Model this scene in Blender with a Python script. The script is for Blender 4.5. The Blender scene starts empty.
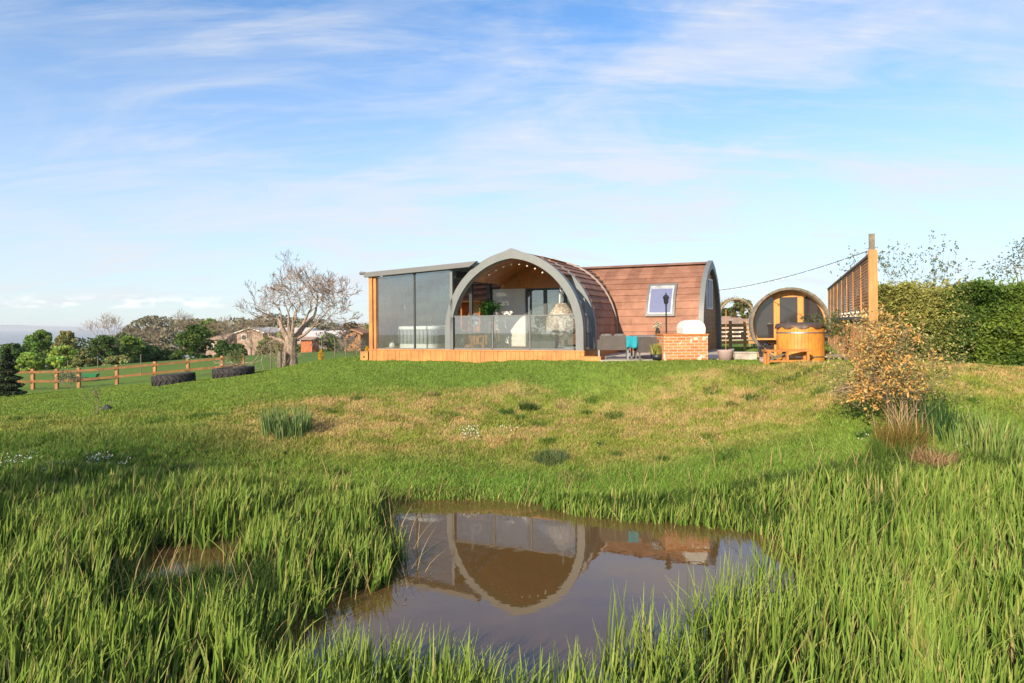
import bpy, math, random
import numpy as np
random.seed(7); rng = np.random.default_rng(7)
rad = math.radians
S = bpy.context.scene
C = S.collection
F, H0, ROLL, CZ = 683.0, 322.0, rad(.5), 3.22

def unroll(px, py):
    dx, dy = px-512, py-H0
    return dx*math.cos(ROLL)-dy*math.sin(ROLL), dx*math.sin(ROLL)+dy*math.cos(ROLL)
def at(px, py, Y):
    x, y = unroll(px, py); return (x/F*Y, Y, CZ-y/F*Y)
def pix(X, Y, Z):
    x, y = F*X/Y, F*(CZ-Z)/Y
    return 512+x*math.cos(ROLL)+y*math.sin(ROLL), H0-x*math.sin(ROLL)+y*math.cos(ROLL)

# ------------------------------------------------------------------ materials
def nodes(m):
    m.use_nodes = True; nt = m.node_tree; nt.nodes.clear(); return nt, nt.nodes, nt.links
def mat(name, col, rough=.7, metal=0., var=.25, scale=6., bump=.0, bscale=None, stretch=None, spec=.5, col2=None, trans=0.):
    m = bpy.data.materials.new(name); nt, N, L = nodes(m)
    out = N.new('ShaderNodeOutputMaterial'); b = N.new('ShaderNodeBsdfPrincipled')
    tc = N.new('ShaderNodeTexCoord'); mp = N.new('ShaderNodeMapping'); L.new(tc.outputs['Object'], mp.inputs[0])
    if stretch: mp.inputs['Scale'].default_value = stretch
    n = N.new('ShaderNodeTexNoise'); n.inputs['Scale'].default_value = scale; n.inputs['Detail'].default_value = 5; n.inputs['Roughness'].default_value = .65
    L.new(mp.outputs[0], n.inputs['Vector'])
    r = N.new('ShaderNodeValToRGB'); r.color_ramp.elements[0].position = .3; r.color_ramp.elements[1].position = .72
    c2 = col2 or tuple(min(1, c*(1+var)) for c in col)
    r.color_ramp.elements[0].color = (*[c*(1-var) for c in col], 1) if not col2 else (*col, 1)
    r.color_ramp.elements[1].color = (*c2, 1)
    L.new(n.outputs[0], r.inputs[0]); colo = r.outputs[0]
    if var > .14:   # broad weather stains and grime
        n3 = N.new('ShaderNodeTexNoise'); n3.inputs['Scale'].default_value = 1.7; n3.inputs['Detail'].default_value = 7; n3.inputs['Roughness'].default_value = .72; L.new(tc.outputs['Object'], n3.inputs['Vector'])
        m3 = N.new('ShaderNodeMapRange'); m3.inputs[1].default_value = .35; m3.inputs[2].default_value = .65; m3.inputs[3].default_value = .66; m3.inputs[4].default_value = 1.12; L.new(n3.outputs[0], m3.inputs[0])
        v3 = N.new('ShaderNodeVectorMath'); v3.operation = 'SCALE'; L.new(colo, v3.inputs[0]); L.new(m3.outputs[0], v3.inputs['Scale']); colo = v3.outputs[0]
    L.new(colo, b.inputs['Base Color'])
    b.inputs['Roughness'].default_value = rough; b.inputs['Metallic'].default_value = metal; b.inputs['Specular IOR Level'].default_value = spec
    if bump:
        n2 = N.new('ShaderNodeTexNoise'); n2.inputs['Scale'].default_value = bscale or scale*4; n2.inputs['Detail'].default_value = 4
        L.new(mp.outputs[0], n2.inputs['Vector'])
        bp = N.new('ShaderNodeBump'); bp.inputs['Strength'].default_value = bump; bp.inputs['Distance'].default_value = .02
        L.new(n2.outputs[0], bp.inputs['Height']); L.new(bp.outputs[0], b.inputs['Normal'])
    sh = b.outputs[0]
    if trans:
        t = N.new('ShaderNodeBsdfTranslucent'); L.new(r.outputs[0], t.inputs[0]); mx = N.new('ShaderNodeMixShader'); mx.inputs[0].default_value = trans
        L.new(sh, mx.inputs[1]); L.new(t.outputs[0], mx.inputs[2]); sh = mx.outputs[0]
    L.new(sh, out.inputs[0]); return m
def attr_mat(name, trans=.35, rough=.6, spec=.25, nscale=0, nvar=.2):
    m = bpy.data.materials.new(name); nt, N, L = nodes(m)
    out = N.new('ShaderNodeOutputMaterial'); b = N.new('ShaderNodeBsdfPrincipled'); a = N.new('ShaderNodeAttribute'); a.attribute_name = 'Col'
    col = a.outputs['Color']
    if nscale:
        tc = N.new('ShaderNodeTexCoord'); n = N.new('ShaderNodeTexNoise'); n.inputs['Scale'].default_value = nscale; n.inputs['Detail'].default_value = 8; n.inputs['Roughness'].default_value = .75
        L.new(tc.outputs['Object'], n.inputs['Vector'])
        mr = N.new('ShaderNodeMapRange'); mr.inputs[1].default_value = .3; mr.inputs[2].default_value = .7; mr.inputs[3].default_value = 1-nvar; mr.inputs[4].default_value = 1+nvar
        L.new(n.outputs[0], mr.inputs[0])
        vm = N.new('ShaderNodeVectorMath'); vm.operation = 'SCALE'; L.new(col, vm.inputs[0]); L.new(mr.outputs[0], vm.inputs['Scale']); col = vm.outputs[0]
        bp = N.new('ShaderNodeBump'); bp.inputs['Strength'].default_value = .6; bp.inputs['Distance'].default_value = .05
        L.new(n.outputs[0], bp.inputs['Height']); L.new(bp.outputs[0], b.inputs['Normal'])
    L.new(col, b.inputs['Base Color']); b.inputs['Roughness'].default_value = rough; b.inputs['Specular IOR Level'].default_value = spec
    sh = b.outputs[0]
    if trans:
        t = N.new('ShaderNodeBsdfTranslucent'); L.new(col, t.inputs[0]); mx = N.new('ShaderNodeMixShader'); mx.inputs[0].default_value = trans
        L.new(sh, mx.inputs[1]); L.new(t.outputs[0], mx.inputs[2]); sh = mx.outputs[0]
    L.new(sh, out.inputs[0]); return m
def glass_mat(name, tint=(.9, .93, .93), refl=.10, rough=0.0, milk=0.):
    m = bpy.data.materials.new(name); nt, N, L = nodes(m)
    out = N.new('ShaderNodeOutputMaterial'); t = N.new('ShaderNodeBsdfTransparent'); t.inputs[0].default_value = (*tint, 1)
    g = N.new('ShaderNodeBsdfGlossy'); g.inputs['Roughness'].default_value = rough; g.inputs[0].default_value = (.95, .97, 1, 1)
    lw = N.new('ShaderNodeLayerWeight'); lw.inputs[0].default_value = .35
    ad = N.new('ShaderNodeMath'); ad.operation = 'MULTIPLY_ADD'; ad.inputs[1].default_value = .8; ad.inputs[2].default_value = refl; ad.use_clamp = True
    L.new(lw.outputs['Fresnel'], ad.inputs[0])
    s = t.outputs[0]
    if milk:
        d = N.new('ShaderNodeBsdfDiffuse'); d.inputs[0].default_value = (.55, .57, .56, 1); m0 = N.new('ShaderNodeMixShader'); m0.inputs[0].default_value = milk
        L.new(s, m0.inputs[1]); L.new(d.outputs[0], m0.inputs[2]); s = m0.outputs[0]
    mx = N.new('ShaderNodeMixShader'); L.new(ad.outputs[0], mx.inputs[0]); L.new(s, mx.inputs[1]); L.new(g.outputs[0], mx.inputs[2]); L.new(mx.outputs[0], out.inputs[0])
    return m
def brick_mat():
    m = bpy.data.materials.new('brick'); nt, N, L = nodes(m)
    out = N.new('ShaderNodeOutputMaterial'); b = N.new('ShaderNodeBsdfPrincipled'); tc = N.new('ShaderNodeTexCoord')
    sp = N.new('ShaderNodeSeparateXYZ'); L.new(tc.outputs['Object'], sp.inputs[0]); ad = N.new('ShaderNodeMath'); ad.operation = 'ADD'
    L.new(sp.outputs[0], ad.inputs[0]); L.new(sp.outputs[1], ad.inputs[1]); cb = N.new('ShaderNodeCombineXYZ'); L.new(ad.outputs[0], cb.inputs[0]); L.new(sp.outputs[2], cb.inputs[1])
    br = N.new('ShaderNodeTexBrick'); L.new(cb.outputs[0], br.inputs['Vector'])
    br.inputs['Scale'].default_value = 1; br.inputs['Brick Width'].default_value = .225; br.inputs['Row Height'].default_value = .078; br.inputs['Mortar Size'].default_value = .010
    br.inputs['Color1'].default_value = (.46, .13, .035, 1); br.inputs['Color2'].default_value = (.60, .23, .075, 1); br.inputs['Mortar'].default_value = (.52, .40, .29, 1)
    n = N.new('ShaderNodeTexNoise'); n.inputs['Scale'].default_value = 4.5; n.inputs['Detail'].default_value = 3; L.new(tc.outputs['Object'], n.inputs['Vector'])
    rp = N.new('ShaderNodeValToRGB'); rp.color_ramp.elements[0].position = .60; rp.color_ramp.elements[1].position = .66; L.new(n.outputs[0], rp.inputs[0])
    mx = N.new('ShaderNodeMixRGB'); L.new(rp.outputs[0], mx.inputs[0]); L.new(br.outputs[0], mx.inputs[1]); mx.inputs[2].default_value = (.72, .6, .5, 1)
    L.new(mx.outputs[0], b.inputs['Base Color']); b.inputs['Roughness'].default_value = .9
    bp = N.new('ShaderNodeBump'); bp.inputs['Strength'].default_value = .8; bp.inputs['Distance'].default_value = .008; bp.invert = True; L.new(br.outputs['Fac'], bp.inputs['Height']); L.new(bp.outputs[0], b.inputs['Normal'])
    L.new(b.outputs[0], out.inputs[0]); return m
def tile_mat(name, c1, c2):
    # brown shingle courses: joints and patchy weathering along the roof
    m = bpy.data.materials.new(name); nt, N, L = nodes(m)
    out = N.new('ShaderNodeOutputMaterial'); b = N.new('ShaderNodeBsdfPrincipled'); tc = N.new('ShaderNodeTexCoord')
    n = N.new('ShaderNodeTexNoise'); n.inputs['Scale'].default_value = 2.2; n.inputs['Detail'].default_value = 7; n.inputs['Roughness'].default_value = .7; L.new(tc.outputs['Object'], n.inputs['Vector'])
    at_ = N.new('ShaderNodeAttribute'); at_.attribute_name = 'tone'
    ad = N.new('ShaderNodeMath'); ad.operation = 'ADD'; sx = N.new('ShaderNodeSeparateXYZ'); L.new(tc.outputs['Object'], sx.inputs[0]); fl1 = N.new('ShaderNodeMath'); fl1.operation = 'MULTIPLY_ADD'; fl1.inputs[1].default_value = 2.4; L.new(sx.outputs[1], fl1.inputs[0]); m9 = N.new('ShaderNodeMath'); m9.operation = 'MULTIPLY'; m9.inputs[1].default_value = 37.; L.new(at_.outputs['Fac'], m9.inputs[0]); L.new(m9.outputs[0], fl1.inputs[2])
    fl2 = N.new('ShaderNodeMath'); fl2.operation = 'FLOOR'; L.new(fl1.outputs[0], fl2.inputs[0]); cx_ = N.new('ShaderNodeCombineXYZ'); L.new(fl2.outputs[0], cx_.inputs[0]); L.new(m9.outputs[0], cx_.inputs[1]); wn = N.new('ShaderNodeTexWhiteNoise'); wn.noise_dimensions = '2D'; L.new(cx_.outputs[0], wn.inputs[0])
    m8 = N.new('ShaderNodeMath'); m8.operation = 'MULTIPLY_ADD'; m8.inputs[1].default_value = .22; L.new(wn.outputs[0], m8.inputs[0]); L.new(n.outputs[0], m8.inputs[2]); m7 = N.new('ShaderNodeMath'); m7.operation = 'SUBTRACT'; m7.inputs[1].default_value = .11; L.new(m8.outputs[0], m7.inputs[0])
    L.new(m7.outputs[0], ad.inputs[0]); L.new(at_.outputs['Fac'], ad.inputs[1])
    r = N.new('ShaderNodeValToRGB'); r.color_ramp.elements[0].position = .3; r.color_ramp.elements[1].position = .75
    r.color_ramp.elements[0].color = (*c1, 1); r.color_ramp.elements[1].color = (*c2, 1); L.new(ad.outputs[0], r.inputs[0]); L.new(r.outputs[0], b.inputs['Base Color'])
    b.inputs['Roughness'].default_value = .75; b.inputs['Specular IOR Level'].default_value = .3
    n2 = N.new('ShaderNodeTexNoise'); n2.inputs['Scale'].default_value = 90; L.new(tc.outputs['Object'], n2.inputs['Vector'])
    bp = N.new('ShaderNodeBump'); bp.inputs['Strength'].default_value = .3; bp.inputs['Distance'].default_value = .01; L.new(n2.outputs[0], bp.inputs['Height']); L.new(bp.outputs[0], b.inputs['Normal'])
    L.new(b.outputs[0], out.inputs[0]); return m

M = {}
M['grey_frame'] = mat('grey_paint', (.150, .160, .160), .5, var=.10)
M['dark_frame'] = mat('dark_grey_metal', (.045, .05, .053), .4, var=.1)
M['gutter'] = mat('grey_fascia', (.13, .13, .13), .5, var=.08)
M['tile'] = tile_mat('brown_shingle', (.21, .098, .062), (.38, .192, .125))
M['tile_edge'] = mat('pale_trim', (.24, .18, .14), .5, var=.08)
M['wood_new'] = mat('larch_boards', (.54, .215, .055), .6, var=.22, scale=3, stretch=(9, 9, .6), bump=.2)
M['wood_deck'] = mat('deck_boards', (.34, .22, .13), .7, var=.2, scale=3, stretch=(1, 9, 9), bump=.2)
M['wood_orange'] = mat('orange_timber', (.55, .24, .06), .6, var=.3, scale=4, stretch=(6, 6, .7), bump=.2)
M['wood_tub'] = mat('tub_staves', (.66, .27, .045), .5, var=.22, scale=4, stretch=(8, 8, .5), bump=.2)
M['wood_ceiling'] = mat('varnished_ceiling', (.52, .19, .035), .4, var=.25, scale=3, stretch=(8, .7, 8))
M['wood_gable'] = mat('gable_boards', (.42, .21, .075), .6, var=.35, scale=3, stretch=(1, .6, 9), bump=.2)
M['wood_weather'] = mat('weathered_timber', (.19, .155, .11), .8, var=.35, scale=5, bump=.4)
M['wood_fence'] = mat('fence_timber', (.54, .26, .09), .7, var=.35, scale=4, stretch=(4, 4, .8), bump=.3)
M['wood_rail'] = mat('rail_timber', (.38, .17, .06), .7, var=.3, scale=4, bump=.2)
M['cream'] = mat('cream_board', (.66, .64, .60), .6, var=.1, scale=4)
M['white'] = mat('white_paint', (.78, .77, .74), .5, var=.04)
M['offwhite'] = mat('limewash', (.62, .60, .56), .8, var=.08, bump=.3)
M['fleece'] = mat('fleece', (.70, .62, .52), .95, var=.22, scale=14, bump=1., bscale=30)
M['rattan'] = mat('grey_rattan', (.115, .095, .085), .8, var=.3, scale=60, bump=.5)
M['cushion'] = mat('grey_cushion', (.15, .135, .13), .9, var=.15)
M['turq'] = mat('turquoise_cloth', (.01, .30, .38), .8, var=.15, scale=12)
M['black'] = mat('black_metal', (.02, .02, .022), .45, var=.1)
M['rubber'] = mat('tyre_rubber', (.040, .034, .034), .85, var=.45, scale=20, bump=.5)
M['soil'] = mat('soil', (.06, .04, .025), .95, var=.4, bump=.6)
M['steel'] = mat('steel', (.55, .55, .55), .35, metal=.9, var=.05)
M['spa_side'] = mat('spa_cabinet', (.28, .29, .29), .6, var=.12, stretch=(10, 10, .3), scale=3)
M['copper'] = mat('copper_brown', (.50, .19, .05), .5, var=.3, scale=5)
M['pot_pink'] = mat('pinkish_pot', (.40, .29, .27), .8, var=.12)
M['stone'] = mat('paving_stone', (.50, .44, .38), .85, var=.2, scale=3, bump=.3)
M['bark'] = mat('bark', (.38, .275, .21), .9, var=.4, scale=9, bump=.8, stretch=(2, 2, .6))
M['bark_dark'] = mat('bark_dark', (.10, .07, .05), .9, var=.4, scale=9, bump=.6)
M['twig'] = mat('pale_twig', (.27, .20, .13), .9, var=.3)
M['leaf'] = attr_mat('leaf', .35)
M['blade'] = attr_mat('blade', .22, .55, .15)
M['deadleaf'] = attr_mat('dead_leaf', .3, .8, .1)
M['ground'] = attr_mat('ground', 0, .95, .1, nscale=7, nvar=.35)
M['glass'] = glass_mat('clear_glass', refl=.10, milk=.035)
M['glass_low'] = glass_mat('balustrade_glass', (.86, .88, .88), refl=.11, milk=.07)
M['glass_dark'] = mat('dark_glass', (.035, .03, .03), .04, var=.1, spec=1.)
M['glass_sky'] = mat('skylight_glass', (.16, .17, .28), .08, var=.05, spec=1.)
M['poly'] = glass_mat('polycarbonate', (.86, .88, .88), refl=.04, milk=.22)
M['brick'] = brick_mat()
M['hay'] = mat('wattle', (.33, .24, .14), .9, var=.4, scale=20, bump=.6)
M['yellow'] = attr_mat('yellow_leaf', .3)
M['roof_white'] = mat('pale_sheet_roof', (.62, .56, .50), .6, var=.1)
M['barn_brick'] = mat('barn_brick', (.40, .27, .20), .9, var=.25, scale=2)
M['roof_pink'] = mat('clay_roof', (.42, .28, .20), .8, var=.2, scale=1.)
M['green_paint'] = mat('green_paint', (.02, .16, .06), .5, var=.1)
M['bulb'] = mat('bulb_glass', (.85, .80, .65), .3, var=.02)

# ------------------------------------------------------------------ object helpers
def tagp(o, label=None, cat=None, group=None, kind=None):
    if label: o['label'] = label
    if cat: o['category'] = cat
    if group: o['group'] = group
    if kind: o['kind'] = kind
    return o
def thing(name, label, cat, loc=(0, 0, 0), rz=0., group=None):
    o = bpy.data.objects.new(name, None); C.objects.link(o); o.empty_display_size = .2
    o.location = loc; o.rotation_euler = (0, 0, rz); return tagp(o, label, cat, group)
class MB:
    def __init__(s): s.v = []; s.f = []; s.tone = {}
    def add(s, v, f):
        k = len(s.v); s.v += [tuple(p) for p in v]; s.f += [tuple(i+k for i in q) for q in f]; return s
    def box(s, x0, x1, y0, y1, z0, z1):
        return s.add([(x0, y0, z0), (x1, y0, z0), (x1, y1, z0), (x0, y1, z0), (x0, y0, z1), (x1, y0, z1), (x1, y1, z1), (x0, y1, z1)],
                     [(0, 3, 2, 1), (4, 5, 6, 7), (0, 1, 5, 4), (1, 2, 6, 5), (2, 3, 7, 6), (3, 0, 4, 7)])
    def beam(s, a, b, w, h):
        a = np.array(a, float); b = np.array(b, float); d = b-a; d /= np.linalg.norm(d)
        up = np.array((0, 0, 1.)) if abs(d[2]) < .95 else np.array((0, 1., 0)); r = np.cross(d, up); r /= np.linalg.norm(r); u = np.cross(r, d)
        vs = [p+r*sx*w/2+u*sz*h/2 for p in (a, b) for sx, sz in ((-1, -1), (1, -1), (1, 1), (-1, 1))]
        return s.add(vs, [(0, 1, 2, 3), (7, 6, 5, 4), (0, 4, 5, 1), (1, 5, 6, 2), (2, 6, 7, 3), (3, 7, 4, 0)])
    def tube(s, pts, rr, n=8, cap=True):
        pts = [np.array(p, float) for p in pts]
        if not hasattr(rr, '__len__'): rr = [rr]*len(pts)
        k = len(s.v); prev = None
        for i, p in enumerate(pts):
            d = pts[min(i+1, len(pts)-1)]-pts[max(i-1, 0)]; d /= (np.linalg.norm(d)+1e-9)
            if prev is None: ref = np.array((1., 0, 0)) if abs(d[0]) < .8 else np.array((0, 1., 0))
            else: ref = prev
            r = ref-d*np.dot(ref, d); r /= (np.linalg.norm(r)+1e-9); prev = r; u = np.cross(d, r)
            for j in range(n):
                a = 2*math.pi*j/n; s.v.append(tuple(p+(r*math.cos(a)+u*math.sin(a))*rr[i]))
        for i in range(len(pts)-1):
            for j in range(n):
                a, b = k+i*n+j, k+i*n+(j+1) % n; s.f.append((a, b, b+n, a+n))
        if cap: s.f.append(tuple(k+j for j in range(n))[::-1]); s.f.append(tuple(k+(len(pts)-1)*n+j for j in range(n)))
        return s
    def lathe(s, prof, n=24, c=(0, 0, 0), axis='z', closed=False):
        k = len(s.v); m = len(prof)
        for r, z in prof:
            for j in range(n):
                a = 2*math.pi*j/n
                if axis == 'z': p = (c[0]+r*math.cos(a), c[1]+r*math.sin(a), c[2]+z)
                else: p = (c[0]+r*math.cos(a), c[1]+z, c[2]+r*math.sin(a))
                s.v.append(p)
        for i in range(m-1 if not closed else m):
            for j in range(n):
                a, b = k+i*n+j, k+i*n+(j+1) % n; c2, d = k+((i+1) % m)*n+(j+1) % n, k+((i+1) % m)*n+j
                s.f.append((a, b, c2, d))
        return s
    def ball(s, c, r, n=10, sq=(1, 1, 1)):
        pr = [(max(1e-4, math.sin(math.pi*i/n))*r, -math.cos(math.pi*i/n)*r) for i in range(n+1)]
        k = len(s.v); s.lathe(pr, n+4)
        for i in range(k, len(s.v)):
            x, y, z = s.v[i]; s.v[i] = (c[0]+x*sq[0], c[1]+y*sq[1], c[2]+z*sq[2])
        return s
    def ring(s, outer, inner, y0, y1):
        # closed band between two (x,z) polylines, extruded along y
        n = len(outer); k = len(s.v)
        for y in (y0, y1):
            s.v += [(x, y, z) for x, z in outer]+[(x, y, z) for x, z in inner]
        o0, i0, o1, i1 = k, k+n, k+2*n, k+3*n
        for j in range(n-1):
            s.f += [(o0+j, o0+j+1, i0+j+1, i0+j), (o1+j+1, o1+j, i1+j, i1+j+1), (o0+j+1, o0+j, o1+j, o1+j+1), (i0+j, i0+j+1, i1+j+1, i1+j)]
        for j in (0, n-1): s.f.append((o0+j, i0+j, i1+j, o1+j))
        return s
    def prism(s, poly, y0, y1):
        n = len(poly); k = len(s.v); s.v += [(x, y0, z) for x, z in poly]+[(x, y1, z) for x, z in poly]
        s.f += [tuple(range(k, k+n)), tuple(range(k+2*n-1, k+n-1, -1))]+[(k+j, k+n+j, k+n+(j+1) % n, k+(j+1) % n) for j in range(n)]
        return s
    def build(s, name, m, parent=None, smooth=False, loc=None):
        me = bpy.data.meshes.new(name); me.from_pydata(s.v, [], s.f); me.materials.append(m)
        import bmesh
        bm = bmesh.new(); bm.from_mesh(me); bmesh.ops.recalc_face_normals(bm, faces=bm.faces); bm.to_mesh(me); bm.free()
        if smooth: me.polygons.foreach_set('use_smooth', [True]*len(me.polygons))
        o = bpy.data.objects.new(name, me); C.objects.link(o)
        if parent: o.parent = parent
        if loc: o.location = loc
        return o
def npmesh(name, V, Q, m, col=None, parent=None, smooth=False):
    V = np.asarray(V, np.float32).reshape(-1, 3); Q = np.asarray(Q, np.int32); k = Q.shape[1]
    me = bpy.data.meshes.new(name); me.vertices.add(len(V)); me.vertices.foreach_set('co', V.ravel())
    me.loops.add(Q.size); me.loops.foreach_set('vertex_index', Q.ravel()); me.polygons.add(len(Q))
    me.polygons.foreach_set('loop_start', np.arange(0, Q.size, k, dtype=np.int32)); me.polygons.foreach_set('loop_total', np.full(len(Q), k, np.int32))
    if smooth: me.polygons.foreach_set('use_smooth', np.ones(len(Q), bool))
    me.update(calc_edges=True); me.materials.append(m)
    if col is not None:
        a = me.color_attributes.new('Col', 'FLOAT_COLOR', 'POINT'); c = np.ones((len(V), 4), np.float32); c[:, :3] = col; a.data.foreach_set('color', c.ravel())
    o = bpy.data.objects.new(name, me); C.objects.link(o)
    if parent: o.parent = parent
    return o
def copy_thing(src, loc, rz=None, label=None):
    r = src.copy(); C.objects.link(r); r.location = loc
    if rz is not None: r.rotation_euler = (0, 0, rz)
    if label: r['label'] = label
    for ch in list(src.children):
        c = ch.copy(); C.objects.link(c); c.parent = r
        for g in list(ch.children):
            d = g.copy(); C.objects.link(d); d.parent = c
    return r

# ------------------------------------------------------------------ noise + blades + leaves
def hash2(i, j, s=0):
    h = np.sin(i*127.1+j*311.7+s*74.7)*43758.5453; return h-np.floor(h)
def vnoise(x, y, s=0):
    i, j = np.floor(x), np.floor(y); f, g = x-i, y-j; f = f*f*(3-2*f); g = g*g*(3-2*g)
    return (hash2(i, j, s)*(1-f)+hash2(i+1, j, s)*f)*(1-g)+(hash2(i, j+1, s)*(1-f)+hash2(i+1, j+1, s)*f)*g
def fbm(x, y, s=0, o=4):
    t = 0; a = .5
    for k in range(o): t = t+a*vnoise(x*2**k, y*2**k, s+k); a *= .5
    return t/(1-.5**o)
def blades(P, h, w, az, lean, col, segs=3, bend=1.6, tipcol=None, basecol=None, roll=None):
    n = len(P); P = np.asarray(P, float)
    h, w, lean = (np.broadcast_to(np.asarray(q, float), (n,)) for q in (h, w, lean))
    d = np.stack([np.cos(az), np.sin(az), np.zeros(n)], 1)
    ra = rng.uniform(0, 2*np.pi, n) if roll is None else roll
    sd = np.stack([np.cos(ra), np.sin(ra), np.zeros(n)], 1)
    V = []; Cc = []
    for k in range(segs+1):
        t = k/segs; off = lean*h*t**bend; zz = h*(t-.35*lean*t**2)
        c = P+d*off[:, None]; c = c.copy(); c[:, 2] += zz
        ww = w*(1-t**1.7)*.5+.0006
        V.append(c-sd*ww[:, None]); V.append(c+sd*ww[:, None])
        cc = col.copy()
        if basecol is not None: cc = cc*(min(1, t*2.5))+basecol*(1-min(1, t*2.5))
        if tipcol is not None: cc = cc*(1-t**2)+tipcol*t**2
        Cc += [cc, cc]
    V = np.stack(V, 1); Cc = np.stack(Cc, 1); m = 2*(segs+1)
    base = (np.arange(n)*m)[:, None]
    Q = np.concatenate([base+np.array([2*k, 2*k+1, 2*k+3, 2*k+2]) for k in range(segs)], 0)
    return V.reshape(-1, 3), Q, Cc.reshape(-1, 3)
def leaves(P, size, col, asp=.55, updir=0.):
    n = len(P); a = rng.normal(size=(n, 3)); a[:, 2] += updir; a /= np.linalg.norm(a, axis=1)[:, None]
    b = rng.normal(size=(n, 3)); b -= a*(a*b).sum(1)[:, None]; b /= np.linalg.norm(b, axis=1)[:, None]
    size = np.broadcast_to(size, (n,))[:, None]; A = a*size*.5; B = b*size*.5*asp
    V = np.stack([P-A, P+B, P+A, P-B], 1).reshape(-1, 3)
    Q = np.arange(4*n).reshape(-1, 4); return V, Q, np.repeat(col, 4, 0)
def merge(*parts):
    V, Q, K, k = [], [], [], 0
    for v, q, c in parts: V.append(v); Q.append(q+k); K.append(c); k += len(v)
    return np.concatenate(V), np.concatenate(Q), np.concatenate(K)
def jit(col, n, amt=.2, hue=.08):
    c = np.tile(np.array(col, float), (n, 1))*(1+rng.uniform(-amt, amt, (n, 1))); return np.clip(c*(1+rng.uniform(-hue, hue, (n, 3))), 0, 1)

# ------------------------------------------------------------------ terrain
ctl = []
def g(px, py, Y, dz=0): x, y, z = at(px, py, Y); ctl.append((x, y, z+dz))
for a in [(373, 360, 21.8), (515, 360.5, 20), (583, 361, 19.1), (620, 361.5, 18.7), (604, 361, 18.2), (645, 361.3, 18.0), (560, 360.6, 19.0), (690, 361.5, 17.8), (702, 357.5, 21.8), (719, 354.5, 25.5), (740, 362, 18.7), (786, 363, 18.0), (760, 362, 20.3), (830, 362.5, 19), (950, 364, 18.5), (1024, 366, 18.5), (1100, 367, 18.5),
          (300, 364, 25), (292, 370, 30), (233, 378, 23), (174, 384, 22), (120, 392, 22), (20, 400, 22), (-80, 408, 22),
          (57, 389, 37.5), (117, 384.5, 39), (222, 374, 42), (0, 390, 36.3), (-60, 394, 34), (320, 363, 45), (370, 357, 40),
          (50, 371, 75), (150, 366, 80), (220, 362, 85), (300, 357, 85), (360, 353, 85), (-100, 378, 75),
          (480, 395, 16.9), (600, 395, 16.7), (700, 395, 16.3), (800, 385, 15.8), (880, 378, 14.8), (1000, 388, 14.6), (1120, 390, 14.6),
          (380, 397, 17.0), (270, 402, 16.8), (150, 410, 16.8), (0, 418, 17), (-100, 422, 17),
          (480, 440, 14.5), (600, 440, 14.3), (700, 440, 13.9), (800, 440, 13.3), (905, 440, 12.4), (1010, 440, 12.8), (1120, 440, 13),
          (480, 480, 12.95), (600, 485, 12.6), (700, 490, 12.0), (800, 492, 11.3), (900, 482, 11), (1000, 482, 11), (1120, 482, 11),
          (330, 440, 14.4), (200, 440, 14), (60, 436, 14.2), (-80, 440, 14), (300, 478, 12.7), (150, 478, 12.3), (0, 478, 12.2), (-120, 480, 12.2)]: g(*a)
for x, y, z in [(-9, 9.5, .35), (-5, 10.2, .2), (-12, 9, .6), (-6, 7, .12), (-3, 8, .1), (-4, 5, .12), (0, 5, .08), (3, 5.5, .08), (5, 7, .12), (6, 9, .2), (4.6, 9.5, .1), (8, 9, .35), (-14, 12, 1.), (11, 9, .7), (6, 5, .2), (0, 2, .5), (-6, 2, .5), (6, 2, .6), (0, -2, 1.4), (-10, -2, 1.5), (10, -2, 1.6),
                (0, -15, 2), (-40, -10, 1.6), (40, -5, 2.4), (40, 20, 2.6), (20, 14, 2.2), (-30, 14, -.2), (-22, 22, .3), (-60, 40, -4), (20, 30, 2.1), (12, 30, 2.05), (0, 30, 2.0), (8, 40, 1.9), (40, 60, 1.6), (0, 60, .6), (0, 100, -1.5), (100, 100, 0), (-100, 90, -8), (-130, 130, -14),
                (0, 250, -14), (-250, 250, -34), (250, 300, -14), (0, 600, -50), (-500, 500, -62), (600, 600, -45), (0, 2500, -75), (-2500, 2500, -75), (2500, 2500, -75), (-2500, 0, -75), (2500, 0, -40), (0, -2500, -20)]: ctl.append((x, y, z))
ctl = np.array(ctl, float)
def warp(x, y): return np.stack([np.arcsinh(x/14.)*14, np.arcsinh((y-14)/14.)*14], -1)
cw = warp(ctl[:, 0], ctl[:, 1]); K0 = 1.2
def kern(a, b): return np.sqrt(((a[:, None, :]-b[None])**2).sum(-1)+K0**2)
nC = len(ctl); A_ = np.zeros((nC+3, nC+3)); A_[:nC, :nC] = -kern(cw, cw)+np.eye(nC)*(-.02)
A_[:nC, nC] = 1; A_[:nC, nC+1:] = cw; A_[nC, :nC] = 1; A_[nC+1:, :nC] = cw.T
sol = np.linalg.lstsq(A_, np.r_[ctl[:, 2], 0, 0, 0], rcond=None)[0]
def base_h(x, y):
    q = warp(x, y); out = np.empty(len(x))
    for i in range(0, len(x), 20000):
        s = slice(i, i+20000); out[s] = -kern(q[s], cw)@sol[:nC]+sol[nC]+q[s]@sol[nC+1:]
    return out
def sm(t, a, b): t = np.clip((t-a)/(b-a), 0, 1); return t*t*(3-2*t)
def wpoly(pts): return np.array([(lambda x, y: (x/y*CZ, CZ/y*F))(*unroll(*p)) for p in pts])
POND = wpoly([(388, 503), (440, 500), (505, 502), (560, 512), (620, 520), (680, 523), (730, 528), (775, 540), (815, 560), (835, 590), (800, 640), (740, 690), (640, 740), (520, 760), (400, 750), (300, 720), (255, 680), (270, 640), (300, 615), (350, 600), (392, 590), (405, 560)])
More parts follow.
